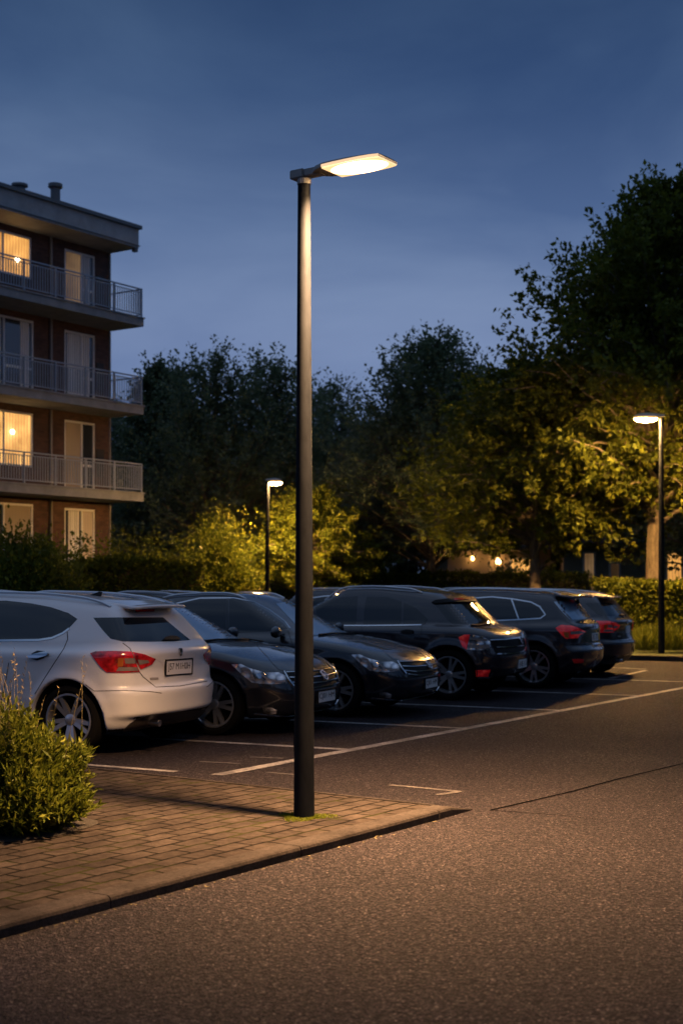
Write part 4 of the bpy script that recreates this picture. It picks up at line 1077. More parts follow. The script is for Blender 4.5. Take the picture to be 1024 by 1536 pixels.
# ------------------------------------------------------------------ apartment block
def build_block():
    a = np.array([.565, .825]); n = np.array([.825, -.565])
    # local frame: x along the facade away from the end corner (towards the left), y outwards, z up
    root = empty('apartment_building', (-7.74, 46.85, 0), math.atan2(-a[1], -a[0]))
    tag(root, 'dark brick apartment block with railed balconies and some lit windows', 'building')
    # local +x = -a ; local +y = rotate(+90) of -a = (a_y, -a_x) = outward n
    L, D = 18.0, 10.0
    slabs = [4.60, 7.46, 10.35]; soff = 12.66
    b = MB(); b.box((0, -D, -.1), (L, -.12, soff))
    win = [  # t0, t1, z0, z1, style
        (.69, 2.08, 10.37, 12.42, 'dim_blue'), (.69, 2.08, 7.48, 9.80, 'curtain'), (.69, 2.08, 4.62, 6.90, 'dark_warm'), (.69, 2.08, 2.2, 4.05, 'warm_curtain'),
        (3.50, 5.35, 11.15, 12.46, 'lit'), (3.40, 5.35, 7.48, 9.86, 'curtain_dark'), (3.42, 5.35, 5.25, 6.95, 'lit_bright'), (3.42, 5.35, 2.2, 4.10, 'dim')]
    wins = win + [(t0 + 5.2, t1 + 5.2, z0, z1, 'curtain') for t0, t1, z0, z1, s in win] + [(t0 + 9.8, t1 + 9.8, z0, z1, 'curtain') for t0, t1, z0, z1, s in win[:4]]
    # outer brick leaf with real openings: column by column between the window edges
    cols = sorted({0.0, L} | {w[0] for w in wins} | {w[1] for w in wins})
    for x0, x1 in zip(cols[:-1], cols[1:]):
        zs = [-.1]
        for w in sorted(wins, key=lambda q: q[2]):
            if w[0] <= x0 + 1e-6 and w[1] >= x1 - 1e-6: zs += [w[2], w[3]]
        zs.append(soff)
        for z0, z1 in zip(zs[::2], zs[1::2]):
            b.box((x0, -.12, z0), (x1, 0, z1))
    b.build('wall', M['brick'], root)
    for (t0, t1, z0, z1, st) in wins:
        fm = MB(); e = .07
        for lo, hi in (((t0, z0), (t1, z0 + e)), ((t0, z1 - e), (t1, z1)), ((t0, z0 + e), (t0 + e, z1 - e)), ((t1 - e, z0 + e), (t1, z1 - e))):
            fm.box((lo[0] + .002, -.085, lo[1] + .002), (hi[0] - .002, -.02, hi[1] - .002))
        mid = t0 + (t1 - t0) * (.42 if t0 < 2 else .62)
        fm.box((mid - .035, -.083, z0 + e), (mid + .035, -.024, z1 - e))
        if z1 - z0 > 2: fm.box((t0 + e, -.081, z0 + .82), (mid - .035, -.028, z0 + .90))
        w = fm.build('window', M['frame'], root)
        # +x runs to the left as one looks at the facade, so the first pane is the right-hand one
        pm = {'lit': ('lit_room',) * 2, 'lit_bright': ('lit_room_bright',) * 2, 'dim': ('lit_dim', 'pane'), 'warm_curtain': ('lit_curtain', 'pane'), 'dark_warm': ('pane', 'lit_dim'), 'dim_blue': ('pane', 'lit_curtain')}.get(st, ('pane',) * 2)
        for (xa, xb), mm in zip(((t0 + e, mid - .035), (mid + .035, t1 - e)), pm):
            pb = MB(); pb.box((xa, -.066, z0 + e), (xb, -.060, z1 - e)); pb.build('pane', M[mm], w)
        if st in ('curtain', 'dim_blue', 'curtain_dark', 'warm_curtain'):
            cb = MB(); x0, x1 = t0 + e, t1 - e
            for xa, xb in {'curtain_dark': ((x0 + .1, x0 + .45), (mid + .1, x1 - .3)), 'dim_blue': ((x0 + .12, mid - .05),), 'warm_curtain': ((mid + .1, x1 - .15),)}.get(st, ((x0 + .15, mid - .04), (mid + .04, x1 - .1))):
                k = 22; V = []; 
                for i in range(k + 1):
                    x = xa + (xb - xa) * i / k; y = -.052 + .010 * math.sin(i * 1.9)
                    V += [(x, y, z0 + e + .02), (x, y, z1 - e - .01)]
                cb.add(V, [(2*i, 2*i+2, 2*i+3, 2*i+1) for i in range(k)])
            cb.build('curtain', M['curtain'], w)
        if st in ('lit', 'lit_bright'):
            lb = MB(); cx = {'lit': 4.05, 'lit_bright': 4.25, 'dark_warm': 1.02, 'warm_curtain': 1.25}[st]
            cx = min(max(cx, t0 + .2), t1 - .2); r_ = .075 if st.startswith('lit') else .035
            lb.lathe([(-r_, .001), (-r_ * .7, r_ * .7), (0, r_), (r_ * .7, r_ * .7), (r_, .001)], 'z', 12, 0, (cx, -.05, z0 + (z1 - z0) * (.40 if st == 'lit' else .62 if st == 'lit_bright' else .85)))
            lb.build('room_lamp', M['bulb'], w, True)
    for zs, zt in zip(slabs, slabs[1:] + [soff]):   # dark outer panel beside each right-hand door
        b = MB(); b.box((.34, .01, zs + .55), (.66, .06, zs + 1.45)); b.build('shutter_panel', M['frame_dark'], root)
    for z0, z1 in ((-.05, slabs[0] - .32), (slabs[0] + .01, slabs[1] - .32), (slabs[1] + .01, slabs[2] - .32), (slabs[2] + .01, soff - .01)):
        b = MB(); b.tube([(2.72, .06, z0), (2.72, .06, z1)], .045, 10); b.build('drainpipe', M['pipe'], root, True)
        b = MB(); b.box((.0, .003, z0), (.06, .05, z1)); b.build('corner_trim', M['pipe'], root)
    for zs in slabs:
        b = MB(); b.box((-.02, .002, zs - .30), (L, 1.5, zs - .05)); b.box((-.05, .004, zs - .048), (L, 1.54, zs)); b.build('balcony_slab', M['slab'], root)
        b = MB(); y = 1.44; top = zs + .95
        b.box((0, y - .025, top - .04), (L, y + .025, top)); b.box((0.02, y - .012, top - .13), (L, y + .012, top - .10)); b.box((0.02, y - .015, zs + .08), (L, y + .015, zs + .11))
        x = .09
        while x < L: b.box((x - .013, y - .010, zs + .112), (x + .013, y + .010, top - .132)); x += .105
        b.box((-.001, .05, top - .04), (.05, y - .03, top - .002)); b.box((.002, .05, zs + .08), (.03, y - .03, zs + .11))
        yy = .16
        while yy < y - .05: b.box((.008, yy - .013, zs + .112), (.026, yy + .013, top - .042)); yy += .105
        rl = b.build('railing', M['rail'], root)
        x = .03
        while x < L:
            pb = MB(); pb.box((x - .025, y - .027, zs + .002), (x + .025, y + .030, top - .042)); pb.build('railing_post', M['rail'], rl); x += 1.28
    b = MB(); b.box((-.03, -D - .3, soff), (L, 1.27, soff + .62)); b.build('roof', M['fascia'], root)
    b = MB(); b.box((-.10, -D - .4, soff + .622), (L, 1.37, soff + .74)); b.build('roof_edge', M['roofcap'], root)
    b = MB(); b.box((-.06, 1.273, soff + .06), (L, 1.31, soff + .09)); b.box((-.02, 1.10, soff - .12), (.12, 1.25, soff - .001)); b.build('gutter', M['roofcap'], root)
    for x, y, r_, h in ((3.45, 1.0, .15, .60), (4.55, .6, .17, .40)):
        b = MB(); z = soff + .742; b.tube([(x, y, z), (x, y, z + h * .75)], r_, 14); b.tube([(x, y, z + h * .75), (x, y, z + h * .82), (x, y, z + h)], [r_ * 1.15, r_ * 1.5, r_ * 1.45], 14); b.build('roof_vent', M['roofcap'], root, True)

def small_house(cx, cy, w, d, h, rz, label, lights):
    r = empty('house', (cx, cy, 0), rz); tag(r, label, 'house')
    b = MB(); b.box((-w/2, 0, 0), (w/2, d, h)); b.build('wall', M['house_wall'], r)
    b = MB(); V = [(-w/2-.4,-.5,h+.002),(w/2+.4,-.5,h+.002),(w/2+.4,d+.5,h+.002),(-w/2-.4,d+.5,h+.002),(-w/2-.4,d/2,h+2.2),(w/2+.4,d/2,h+2.2)]
    b.add(V, [(0,1,5,4),(2,3,4,5),(1,2,5),(3,0,4),(3,2,1,0)]); b.build('roof', M['house_roof'], r)
    for x, z, ww, hh, m in lights:
        b = MB(); b.box((x-ww/2-.08, -.06, z-.08), (x+ww/2+.08, -.003, z+hh+.08)); f = b.build('window', M['frame'], r)
        b = MB(); b.box((x-ww/2, -.075, z), (x+ww/2, -.062, z+hh)); b.build('pane', M[m], f)
    return r
# ------------------------------------------------------------------ vegetation
def leaf_quads(P, D, L, W, rng, up=.35):
    """one pointed four-sided leaf at every P, along D, length L, width W (arrays)"""
    n = len(P); D = D / np.maximum(np.linalg.norm(D, axis=1, keepdims=True), 1e-6)
    nr = rng.normal(size=(n, 3)) + np.array([0, 0, up * 2])
    S = np.cross(D, nr); S /= np.maximum(np.linalg.norm(S, axis=1, keepdims=True), 1e-6)
    N = np.cross(S, D)
    L = L[:, None]; W = W[:, None]
    V = np.stack([P, P + D * L * .45 + S * W * .5, P + D * L - N * L * .12, P + D * L * .45 - S * W * .5], 1)
    return V.reshape(-1, 3), np.arange(n * 4).reshape(-1, 4)
def leaf_mesh(name, P, D, L, W, rng, up=.35):
    V, F = leaf_quads(P, D, L, W, rng, up)
    return np_mesh(name, V, F)

def tree_meshes(seed, H, R, base, nb=120, ntw=9, nl=16, leaf=.15, env='round', tr=.22, rise=(10, 60), lean=0.0, low=.0, openness=.3, feather=1.0):
    rng = np.random.default_rng(seed)
    b = MB()
    k = 9; tp = [np.array([math.sin(i * .9 + seed) * .05 * H / 10 * i / k + lean * (i/k)**2, math.cos(i * 1.3 + seed) * .05 * H / 10 * i / k, H * .95 * i / k]) for i in range(k + 1)]
    b.tube(tp, [tr * (1.25 if i == 0 else 1 - .93 * i / k) + .012 for i in range(k + 1)], 10)
    def trunk(z):
        u = min(max(z / (H * .95), 0), 1) * k; i = min(int(u), k - 1); return tp[i] + (tp[i+1] - tp[i]) * (u - i)
    TS, TD, TL = [], [], []
    for i in range(nb):
        u = (i + rng.random()) / nb; u = u ** .85
        if env == 'round': r = math.sin(math.pi * min(1, (.14 + .86 * u)) ** 1.0) ** .62 if u < .97 else .25
        elif env == 'cone': r = (1 - u) ** .60 * (.35 + .65 * min(1, u / .12)) + .04
        else: r = (1 - u ** 2.2) ** .6 * (.55 + .45 * min(1, u / .25)) + .05
        r *= R * (1 - openness + openness * 1.5 * rng.random())
        az = i * 2.39996 + rng.normal() * .35
        el = math.radians(rise[0] + (rise[1] - rise[0]) * u + rng.normal() * 9)
        z1 = base + (H - base) * u
        zs = max(z1 - r * math.tan(el) * .8, base * .62 + .25 * (H - base) * u)
        p0 = trunk(zs); end = np.array([trunk(z1)[0] + r * math.cos(az), trunk(z1)[1] + r * math.sin(az), z1 + low * r])
        mid = (p0 + end) / 2 + np.array([0, 0, .10 * r]) + rng.normal(size=3) * .06 * r
        pts = [p0, (p0 + mid) / 2 + np.array([0, 0, .03 * r]), mid, (mid + end) / 2 + np.array([0, 0, .03 * r]), end]
        rb = max(.012, tr * .34 * (1 - u * .75) * min(1, r / R + .25))
        b.tube(pts, [rb, rb * .8, rb * .6, rb * .38, rb * .15], 5, cap=False)
        bl = np.linalg.norm(end - p0)
        for j in range(ntw):
            s = .30 + .70 * (j + rng.random()) / ntw
            q = s * 4; ii = min(int(q), 3); pp = pts[ii] + (pts[ii+1] - pts[ii]) * (q - ii)
            d = unit(pts[ii+1] - pts[ii]) + rng.normal(size=3) * .55 + np.array([0, 0, .15 + .25 * u])
            TS.append(pp); TD.append(unit(d)); TL.append((.30 + .55 * rng.random()) * min(1.2, .45 + bl * .22) * feather)
        TS.append(end); TD.append(unit(end - mid + np.array([0, 0, .3 * r * u]))); TL.append((.55 + .3 * rng.random()) * feather)
    TS, TD, TL = np.array(TS), np.array(TD), np.array(TL)
    nt = len(TS); t = rng.random((nt, nl)) ** .8
    P = TS[:, None] + TD[:, None] * (TL[:, None] * t)[..., None] + rng.normal(size=(nt, nl, 3)) * (.035 + .05 * TL[:, None, None])
    D = TD[:, None] * .8 + rng.normal(size=(nt, nl, 3)) * .75 + np.array([0, 0, -.12])
    P = P.reshape(-1, 3); D = D.reshape(-1, 3); n = len(P)
    Lf = leaf * (.65 + .7 * rng.random(n))
    crown = leaf_mesh('crown', P, D, Lf, Lf * (.50 + .2 * rng.random(n)), rng)
    tm = bpy.data.meshes.new('trunk'); tm.from_pydata(b.v, [], b.f); tm.update()
    tm.polygons.foreach_set('use_smooth', [True] * len(b.f))
    return tm, crown
def plant_tree(name, meshes, leafm, x, y, label, cat='tree', group=None, scale=1.0, rz=0.0, sz=None):
    r = empty(name, (x, y, 0), rz); r.scale = (scale, scale, sz or scale); tag(r, label, cat, group)
    for nm, me, mm in (('trunk', meshes[0], M['bark']), ('crown', meshes[1], leafm)):
        if not me.materials: me.materials.append(mm)
        o = bpy.data.objects.new(nm, me); COL.objects.link(o); o.parent = r
        if me.materials[0] != mm:
            o.material_slots[0].link = 'OBJECT'; o.material_slots[0].material = mm
    return r

def bush(name, x, y, rx, ry, h, n, leaf, mm, label, seed, cat='bush', spiky=.3, z0=0.0, lobes=7, group=None):
    """rounded shrub: shoots fan out from the base, leaves along every shoot"""
    rng = np.random.default_rng(seed); r = empty(name, (x, y, z0)); tag(r, label, cat, group)
    ns = n // 22
    lob = rng.normal(size=(lobes, 3)); lob[:, 2] = np.abs(lob[:, 2]); lob /= np.linalg.norm(lob, axis=1, keepdims=True); amp = .75 + .45 * rng.random(lobes)
    d = rng.normal(size=(ns, 3)); d[:, 2] = np.abs(d[:, 2]) * .95 + .02; d /= np.linalg.norm(d, axis=1, keepdims=True)
    wgt = np.exp(6 * (d @ lob.T - 1)); rad = .80 + .0 * wgt[:, 0] + ((wgt * (amp - .85)).sum(1) / (wgt.sum(1) + .15)) * .9
    rad *= 1 + spiky * (rng.random(ns) ** 4) - .12 * rng.random(ns)
    E = d * rad[:, None] * np.array([rx, ry, h])
    S = E * (.35 + .3 * rng.random((ns, 1))); S[:, 2] *= .9
    t = rng.random((ns, 22)) ** .7
    ax = E - S + np.array([0, 0, .10 * h])
    P = S[:, None] + ax[:, None] * t[..., None] + rng.normal(size=(ns, 22, 3)) * .045 * max(rx, h)
    D = ax[:, None] / np.linalg.norm(ax, axis=1)[:, None, None] + rng.normal(size=(ns, 22, 3)) * .6
    P = P.reshape(-1, 3); P[:, 2] = np.abs(P[:, 2]); D = D.reshape(-1, 3); m = len(P)
    L = leaf * (.6 + .8 * rng.random(m))
    link('foliage', leaf_mesh('foliage', P, D, L, L * (.42 + .2 * rng.random(m)), rng), mm, r)
    b = MB()
    for i in range(0, ns, max(1, ns // 90)):
        b.tube([(0 + .12 * rx * d[i, 0], .12 * ry * d[i, 1], 0), S[i] * .7, S[i], E[i]], [.014, .010, .007, .003], 4, cap=False)
    b.build('stems', M['twig'], r)
    return r
def hedge(name, pts, width, h, n, leaf, mm, label, seed, z0=0.0, rough=.10, tips=.0, core=True):
    """clipped hedge along a polyline: leaves thick in the outer skin, twiggy core"""
    rng = np.random.default_rng(seed); p = np.array(pts, float)
    seg = np.linalg.norm(np.diff(p, axis=0), axis=1); tot = seg.sum(); cum = np.concatenate([[0], np.cumsum(seg)])
    r = empty(name, (p[0, 0], p[0, 1], z0)); tag(r, label, 'hedge')
    s = rng.random(n) * tot; i = np.clip(np.searchsorted(cum, s) - 1, 0, len(seg) - 1)
    dirs = np.diff(p, axis=0) / seg[:, None]; nor = np.stack([-dirs[:, 1], dirs[:, 0]], 1)
    base = p[i] + dirs[i] * (s - cum[i])[:, None]
    bump = rough * (np.sin(s * 2.1 + seed) + .6 * np.sin(s * 5.3 + 2 * seed) + .4 * np.sin(s * 11.7))
    which = rng.random(n); per = 2 * h + width
    u = which * per
    off = np.where(u < h, -width / 2, np.where(u < h + width, u - h - width / 2, width / 2))
    z = np.where(u < h, u, np.where(u < h + width, h + bump, per - u))
    depth = rng.random(n) ** 1.8 * .22
    off = off * (1 + bump * .25) - np.sign(off) * depth * (np.abs(off) >= width / 2 - 1e-6) + rng.normal(size=n) * .04
    z = np.where((u >= h) & (u < h + width), z - depth, np.minimum(z, h + bump)) + rng.normal(size=n) * .035
    if tips: z = z + tips * (rng.random(n) ** 9) * (z > h * .8)
    end = rng.random(n) < .03
    XY = base + nor[i] * off[:, None] - p[0]
    P = np.stack([XY[:, 0], XY[:, 1], np.maximum(z, .02)], 1)
    out = np.stack([nor[i][:, 0] * np.sign(off), nor[i][:, 1] * np.sign(off), np.full(n, .5)], 1)
    D = out * .7 + rng.normal(size=(n, 3)) * .7
    L = leaf * (.6 + .8 * rng.random(n))
    link('foliage', leaf_mesh('foliage', P, D, L, L * (.5 + .2 * rng.random(n)), rng), mm, r)
    b = MB()
    for k in range(len(seg)):
        a, c = p[k] - p[0], p[k+1] - p[0]; nn = nor[k] * (width / 2 - .22)
        b.prism([tuple(a - nn), tuple(c - nn), tuple(c + nn), tuple(a + nn)], .02, h - .25)
    b.build('inner_branches', M['twig'], r)
    return r

def build_leaf_wall():
    # unseen leaf wall added behind and right of the view to darken lacquer reflections
    rng = np.random.default_rng(5); n = 26000
    X = rng.random(n) * 90 - 45; Y = -14 - rng.random(n) * 8; Z = 1.2 + rng.random(n) ** .8 * (6.0 + 2.0 * np.sin(X * .7) + 1.2 * np.sin(X * 1.9))
    D = rng.normal(size=(n, 3)); L = .45 + .4 * rng.random(n)
    n2 = 30000; Xr = 26 + rng.random(n2) * 8; Yr = -22 + rng.random(n2) * 75; Zr = 1.0 + rng.random(n2) ** .8 * (7.0 + 2.2 * np.sin(Yr * .6) + 1.3 * np.sin(Yr * 1.7))
    X, Y, Z = np.concatenate([X, Xr]), np.concatenate([Y, Yr]), np.concatenate([Z, Zr]); n += n2; D = rng.normal(size=(n, 3)); L = .45 + .4 * rng.random(n)
    o = link('unseen_leaf_wall', leaf_mesh('unseen_leaf_wall', np.stack([X, Y, Z], 1), D, L, L * .6, rng), M['leaf_dark']); o['kind'] = 'stuff'
def build_green():
    build_leaf_wall()
    Mb, Md, Ml = M['leaf_broad'], M['leaf_dark'], M['leaf_lime']
    tA = tree_meshes(3, 11.9, 3.85, 3.6, 430, 10, 17, .15, 'oval', .25, (2, 58), openness=.42, lean=.7, feather=.9)
    tB = tree_meshes(11, 10.4, 4.4, 3.1, 300, 9, 18, .14, 'cone', .19, (12, 80), openness=.40, feather=1.2)
    tC = tree_meshes(19, 10.0, 2.9, 2.2, 170, 8, 18, .15, 'oval', .20, (28, 80), openness=.70, feather=1.6)
    tD = tree_meshes(27, 8.4, 3.5, 2.9, 210, 9, 16, .17, 'round', .20, (0, 50), low=-.10, openness=.45)
    tE = tree_meshes(31, 10.0, 1.9, 1.0, 200, 9, 14, .15, 'cone', .18, (-4, 50), openness=.4)
    px = lambda x, d: (x - 512) * d / FPX
    T = plant_tree
    T('broadleaf_tree', tA, Mb, px(980, 36.5), 36.5, 'largest tree, broad dark crown towering over the slim lit lamp', rz=.4)
    T('broadleaf_tree', tD, Mb, px(802, 37.8), 37.8, 'spreading tree with drooping golden-lit boughs, left of the largest tree', rz=1.2, scale=.90)
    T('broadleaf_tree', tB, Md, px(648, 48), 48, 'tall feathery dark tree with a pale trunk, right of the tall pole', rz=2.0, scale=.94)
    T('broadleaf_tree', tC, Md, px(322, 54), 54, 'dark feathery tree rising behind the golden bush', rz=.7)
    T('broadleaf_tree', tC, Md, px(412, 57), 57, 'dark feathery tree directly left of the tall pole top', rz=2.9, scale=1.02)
    T('conifer_tree', tE, Md, px(232, 58), 58, 'narrow pointed dark tree showing beside the balconies', 'tree', rz=.2, scale=1.05)
    T('conifer_tree', tE, Md, px(262, 60), 60, 'narrow pointed dark tree second from the balconies', 'tree', rz=1.7, scale=1.06)
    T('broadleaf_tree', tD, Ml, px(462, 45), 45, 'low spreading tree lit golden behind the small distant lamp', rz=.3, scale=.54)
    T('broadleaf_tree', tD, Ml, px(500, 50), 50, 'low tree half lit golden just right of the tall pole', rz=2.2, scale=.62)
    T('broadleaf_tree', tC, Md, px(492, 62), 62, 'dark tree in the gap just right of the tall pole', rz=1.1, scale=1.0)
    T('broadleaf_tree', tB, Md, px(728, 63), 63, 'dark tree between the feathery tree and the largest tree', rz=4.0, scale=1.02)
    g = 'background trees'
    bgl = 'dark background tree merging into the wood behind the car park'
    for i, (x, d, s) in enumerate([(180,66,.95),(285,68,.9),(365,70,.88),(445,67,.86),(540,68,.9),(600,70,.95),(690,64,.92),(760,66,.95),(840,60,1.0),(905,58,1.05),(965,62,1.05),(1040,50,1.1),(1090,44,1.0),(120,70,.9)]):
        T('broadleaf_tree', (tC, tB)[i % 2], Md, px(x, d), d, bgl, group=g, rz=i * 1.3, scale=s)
    # undergrowth closing the view under the crowns
    for i in range(15):
        x = 170 + i * 62
        if 690 < x < 800 or 945 < x: continue
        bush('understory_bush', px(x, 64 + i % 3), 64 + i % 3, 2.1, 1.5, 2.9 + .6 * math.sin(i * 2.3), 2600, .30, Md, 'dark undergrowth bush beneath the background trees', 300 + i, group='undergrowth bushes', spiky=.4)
    bush('understory_bush', px(770, 50), 50, 1.0, .8, 2.2, 5000, .14, Md, 'small dark bush screening the lit house wall', 391)
    # left: dark bush, flowering hedge, golden bush
    bush('leafy_bush', px(40, 27), 27, 1.3, 1.2, 2.65, 30000, .10, Mb, 'big dark green bush in front of the apartment block', 41, spiky=.10)
    hedge('garden_hedge', [(px(112,39),39),(px(300,40.5),40.5)], 1.2, 2.25, 17000, .12, Mb, 'uneven tall hedge between the dark bush and the golden bush', 42, tips=.9, rough=.07)
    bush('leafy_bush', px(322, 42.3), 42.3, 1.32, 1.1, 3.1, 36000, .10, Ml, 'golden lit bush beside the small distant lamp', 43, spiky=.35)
    # long low hedge behind the cars, and the clipped hedge by the right lamp
    hedge('clipped_hedge', [(px(385,49),49),(px(640,48),48),(px(885,46.5),46.5)], 1.1, 1.95, 22000, .11, Mb, 'long low dark hedge running behind the parked cars', 44, rough=.04)
    hedge('clipped_hedge', [(px(898,34.2),34.2),(px(1150,34.8),34.8)], 1.2, 1.62, 24000, .10, Mb, 'neatly clipped hedge behind the slim lamp at the right', 45, rough=.03)
    rng = np.random.default_rng(77)
    # soft grasses in front of that hedge
    n = 9000; X = px(955, 32.6) + rng.random(n) * 5; Y = 32.2 + rng.random(n) * .9; 
    P = np.stack([X, Y, np.full(n, .02) + rng.random(n) * .25], 1); D = np.stack([rng.normal(size=n) * .3, rng.normal(size=n) * .3, np.ones(n)], 1)
    o = link('grass', leaf_mesh('grass', P, D, .22 + .32 * rng.random(n), np.full(n, .022), rng), M['leaf_shrub']); o['kind'] = 'stuff'
    # foreground shrub with fine feathery shoots
    sx, sy, sz = -2.02, 8.62, .058
    r = empty('feathery_shrub', (sx, sy, sz)); tag(r, 'feathery green shrub with fine upright shoots on the near paving', 'shrub')
    ns = 1500; rx, ry, hh = .50, .55, .68
    d = rng.normal(size=(ns, 3)); d[:, 2] = np.abs(d[:, 2]) * .9; d /= np.linalg.norm(d, axis=1, keepdims=True)
    lobes = np.array([(.75,.1,.5),(-.5,-.2,.8),(.1,-.5,.75),(.5,-.6,.2),(-.2,.3,1),(.9,-.2,.1),(.2,-.9,.3)]); lobes /= np.linalg.norm(lobes, axis=1, keepdims=True)
    near = np.exp(9 * (d @ lobes.T - 1)).max(1)
    rad = (.72 + .30 * near) * (.72 + .40 * rng.random(ns))
    E = d * rad[:, None] * np.array([rx, ry, hh]); E[:, 2] += .05
    S = E * (.45 + .2 * rng.random((ns, 1))); S[:, 2] = np.maximum(S[:, 2] - .10, .02)
    nl = 26; t = (np.arange(nl) + rng.random((ns, nl))) / nl
    ax = E - S; ax[:, 2] += .05
    P = S[:, None] + ax[:, None] * t[..., None]; 
    al = ax / np.linalg.norm(ax, axis=1, keepdims=True)
    D = al[:, None] * .75 + rng.normal(size=(ns, nl, 3)) * .48 + np.array([0, 0, .15])
    P = P.reshape(-1, 3); D = D.reshape(-1, 3); m = len(P); P[:, 2] = np.maximum(P[:, 2], .015)
    L = .058 * (.55 + .8 * rng.random(m))
    link('foliage', leaf_mesh('foliage', P, D, L, L * .24 + .0025, rng, .2), M['leaf_shrub'], r)
    b = MB()
    for i in range(0, ns, 3): b.tube([(S[i,0]*.25, S[i,1]*.25, 0), S[i], E[i]], [.004, .003, .0014], 3, cap=False)
    b.build('stems', M['twig'], r)
    b = MB(); H = []
    for i in range(44):
        x0, y0 = rng.normal() * .22 - .12, rng.normal() * .22; top = .78 + .42 * rng.random(); dx, dy = rng.normal() * .10, rng.normal() * .08
        pts = [np.array([x0 + dx * u ** 1.8, y0 + dy * u ** 1.8, top * u]) for u in (.45, .65, .85, 1)]
        b.tube(pts, [.0018, .0016, .0012, .0006], 3, cap=False)
        for u in np.linspace(.72, 1, 9): H.append((x0 + dx * u ** 1.8, y0 + dy * u ** 1.8, top * u))
    b.build('grass_stalks', M['straw'], r)
    H = np.array(H); D = rng.normal(size=H.shape) * .5 + np.array([0, 0, 1.0]); 
    sh = link('seed_heads', leaf_mesh('seed_heads', H, D, np.full(len(H), .028), np.full(len(H), .007), rng), M['straw'], r); sh['kind'] = 'stuff'
    b = MB(); k = 26; poly = []
    for i in range(k):
        th = 2 * math.pi * i / k; q = .46 + .05 * math.sin(3 * th) + .03 * rng.random(); poly.append((sx + q * math.cos(th), sy + q * .98 * math.sin(th)))
    sheet('soil_patch', poly, sz + .004, M['soil'])
    # moss round the foot of the lamp
    bx, by = ground(456, 1226, .058); n = 2600; th = rng.random(n) * 2 * math.pi; q = .062 + .13 * rng.random(n) ** 1.7 * (.6 + .4 * np.sin(3 * th + 1))
    P = np.stack([bx + q * np.cos(th) * 1.15, by + q * np.sin(th), np.full(n, .058)], 1); D = rng.normal(size=(n, 3)) * .8 + np.array([0, 0, .7])
    D[:, 2] = np.abs(D[:, 2])
    o = link('moss', leaf_mesh('moss', P, D, .010 + .012 * rng.random(n), np.full(n, .006), rng), M['leaf_lime']); o['kind'] = 'stuff'
    # blown leaves and grit along the kerb foot
    n = 90; s = rng.random(n) * 4.6; K0 = np.array(ground(657, 1230)); kd = unit(np.array(ground(0, 1409)) - K0)
    Q = K0 + kd * s[:, None] + np.array([.83, -.56]) * (.012 + .05 * rng.random((n, 1)) ** 2)
    P = np.stack([Q[:, 0], Q[:, 1], np.full(n, .004)], 1); D = rng.normal(size=(n, 3)) * np.array([1, 1, .08])
    o = link('fallen_leaves', leaf_mesh('fallen_leaves', P, D, .012 + .02 * rng.random(n), np.full(n, .010), rng, 3), M['straw']); o['kind'] = 'stuff'
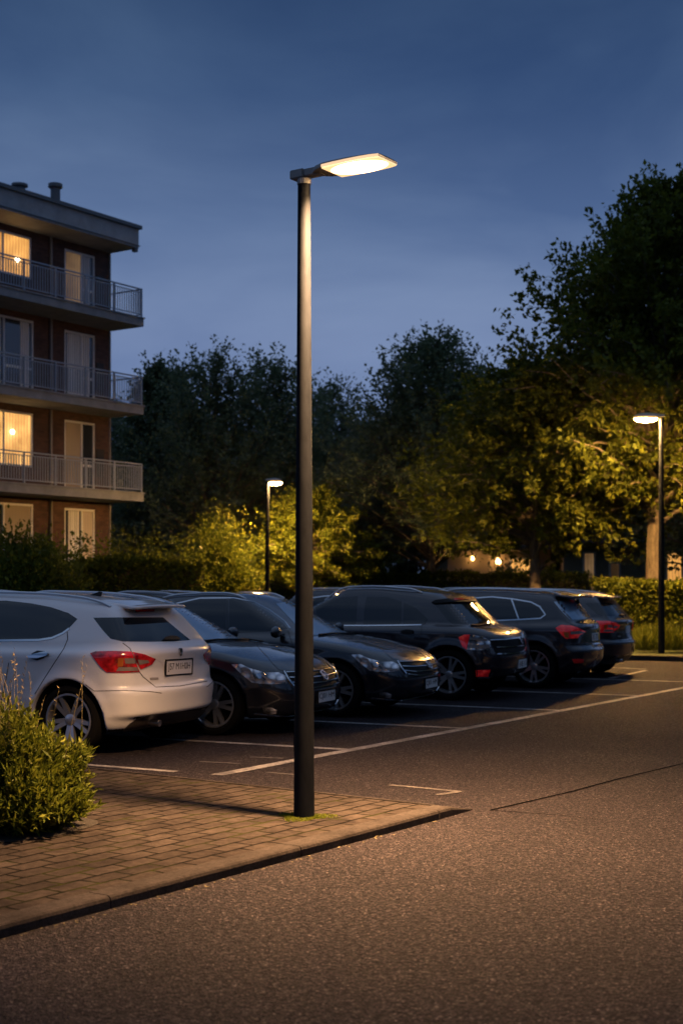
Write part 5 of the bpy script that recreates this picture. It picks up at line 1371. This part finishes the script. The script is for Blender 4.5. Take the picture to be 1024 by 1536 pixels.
# ------------------------------------------------------------------ sky, camera, render
def build_world():
    w = bpy.data.worlds.new('World'); SC.world = w; w.use_nodes = True
    t = w.node_tree; bg = t.nodes['Background']
    tc = t.nodes.new('ShaderNodeTexCoord'); sp = t.nodes.new('ShaderNodeSeparateXYZ'); t.links.new(tc.outputs['Generated'], sp.inputs[0])
    cr = t.nodes.new('ShaderNodeValToRGB'); e = cr.color_ramp
    stops = [(0.0,(.070,.105,.205)),(.10,(.085,.130,.255)),(.17,(.095,.140,.262)),(.25,(.074,.118,.225)),(.33,(.034,.066,.145)),(.40,(.024,.050,.112)),(.62,(.085,.130,.225)),(1.0,(.145,.200,.32))]
    while len(e.elements) < len(stops): e.elements.new(.5)
    for el, (p, c) in zip(e.elements, stops): el.position = p; el.color = (*c, 1)
    t.links.new(sp.outputs['Z'], cr.inputs[0])
    # thin high cloud: long soft streaks
    mp = t.nodes.new('ShaderNodeMapping'); mp.inputs['Scale'].default_value = (2.0, 2.0, 5.5); t.links.new(tc.outputs['Generated'], mp.inputs[0])
    nz = t.nodes.new('ShaderNodeTexNoise'); nz.inputs['Scale'].default_value = 1.5; nz.inputs['Detail'].default_value = 6; nz.inputs['Roughness'].default_value = .5; nz.inputs['Distortion'].default_value = .35
    t.links.new(mp.outputs[0], nz.inputs['Vector'])
    r2 = t.nodes.new('ShaderNodeValToRGB'); r2.color_ramp.elements[0].position = .34; r2.color_ramp.elements[0].color = (.68,.74,.82,1)
    r2.color_ramp.elements[1].position = .70; r2.color_ramp.elements[1].color = (1.42,1.31,1.17,1); t.links.new(nz.outputs['Fac'], r2.inputs[0])
    mx = t.nodes.new('ShaderNodeMix'); mx.data_type = 'RGBA'; mx.blend_type = 'MULTIPLY'; mx.inputs[0].default_value = 1
    t.links.new(cr.outputs[0], mx.inputs[6]); t.links.new(r2.outputs[0], mx.inputs[7])
    t.links.new(mx.outputs[2], bg.inputs[0]); bg.inputs[1].default_value = 1.5
def build_camera():
    c = bpy.data.cameras.new('camera'); o = bpy.data.objects.new('camera', c); COL.objects.link(o)
    o.location = (0, 0, CAMH); o.rotation_euler = (math.radians(90), 0, 0)
    c.sensor_fit = 'AUTO'; c.sensor_width = 36; c.lens = FPX / 1536 * 36; c.shift_y = (HOR - 768) / 1536
    c.clip_start = .05; c.clip_end = 3000
    c.dof.use_dof = True; c.dof.focus_distance = 10.2; c.dof.aperture_fstop = 2.8
    SC.camera = o
build_mats(); build_world(); build_camera(); build_ground(); build_lamps(); build_block(); build_cars(); build_green()
px_ = lambda x, d: (x - 512) * d / FPX
hs = small_house(px_(748, 57), 57, 4.2, 5, 3.0, .05, 'small house with a warmly lit wall glimpsed between the trunks', [(.95, 1.5, .9, 1.1, 'lit_room')])
for hx, hz, hr in ((-1.12, 2.62, .07), (-.08, 2.50, .11)):
    b = MB(); b.lathe([(-hr, .001), (-hr*.7, hr*.72), (0, hr), (hr*.7, hr*.72), (hr, .001)], 'z', 14, 0, (hx, -.30, hz)); b.tube([(hx, -.28, hz + hr + .02), (hx, -.01, hz + hr + .02)], .02, 6)
    b.build('wall_lamp', M['porch'], hs, True)
small_house(px_(960, 55), 55, 6, 6, 3.2, -.1, 'dim house with narrow lit windows behind the largest tree', [(-2.0, .8, .35, 2.0, 'lit_curtain'), (-1.0, .8, .3, 1.6, 'lit_dim'), (1.3, .8, .5, 2.0, 'lit_room')])
SC.view_settings.view_transform = 'Standard'; SC.view_settings.look = 'None'; SC.view_settings.exposure = 0; SC.view_settings.gamma = 1
SC.cycles.use_denoising = True
SC.cycles.max_bounces = 6; SC.cycles.diffuse_bounces = 2; SC.cycles.glossy_bounces = 3; SC.cycles.transmission_bounces = 4
SC.cycles.sample_clamp_indirect = 4; SC.cycles.caustics_reflective = False; SC.cycles.caustics_refractive = False
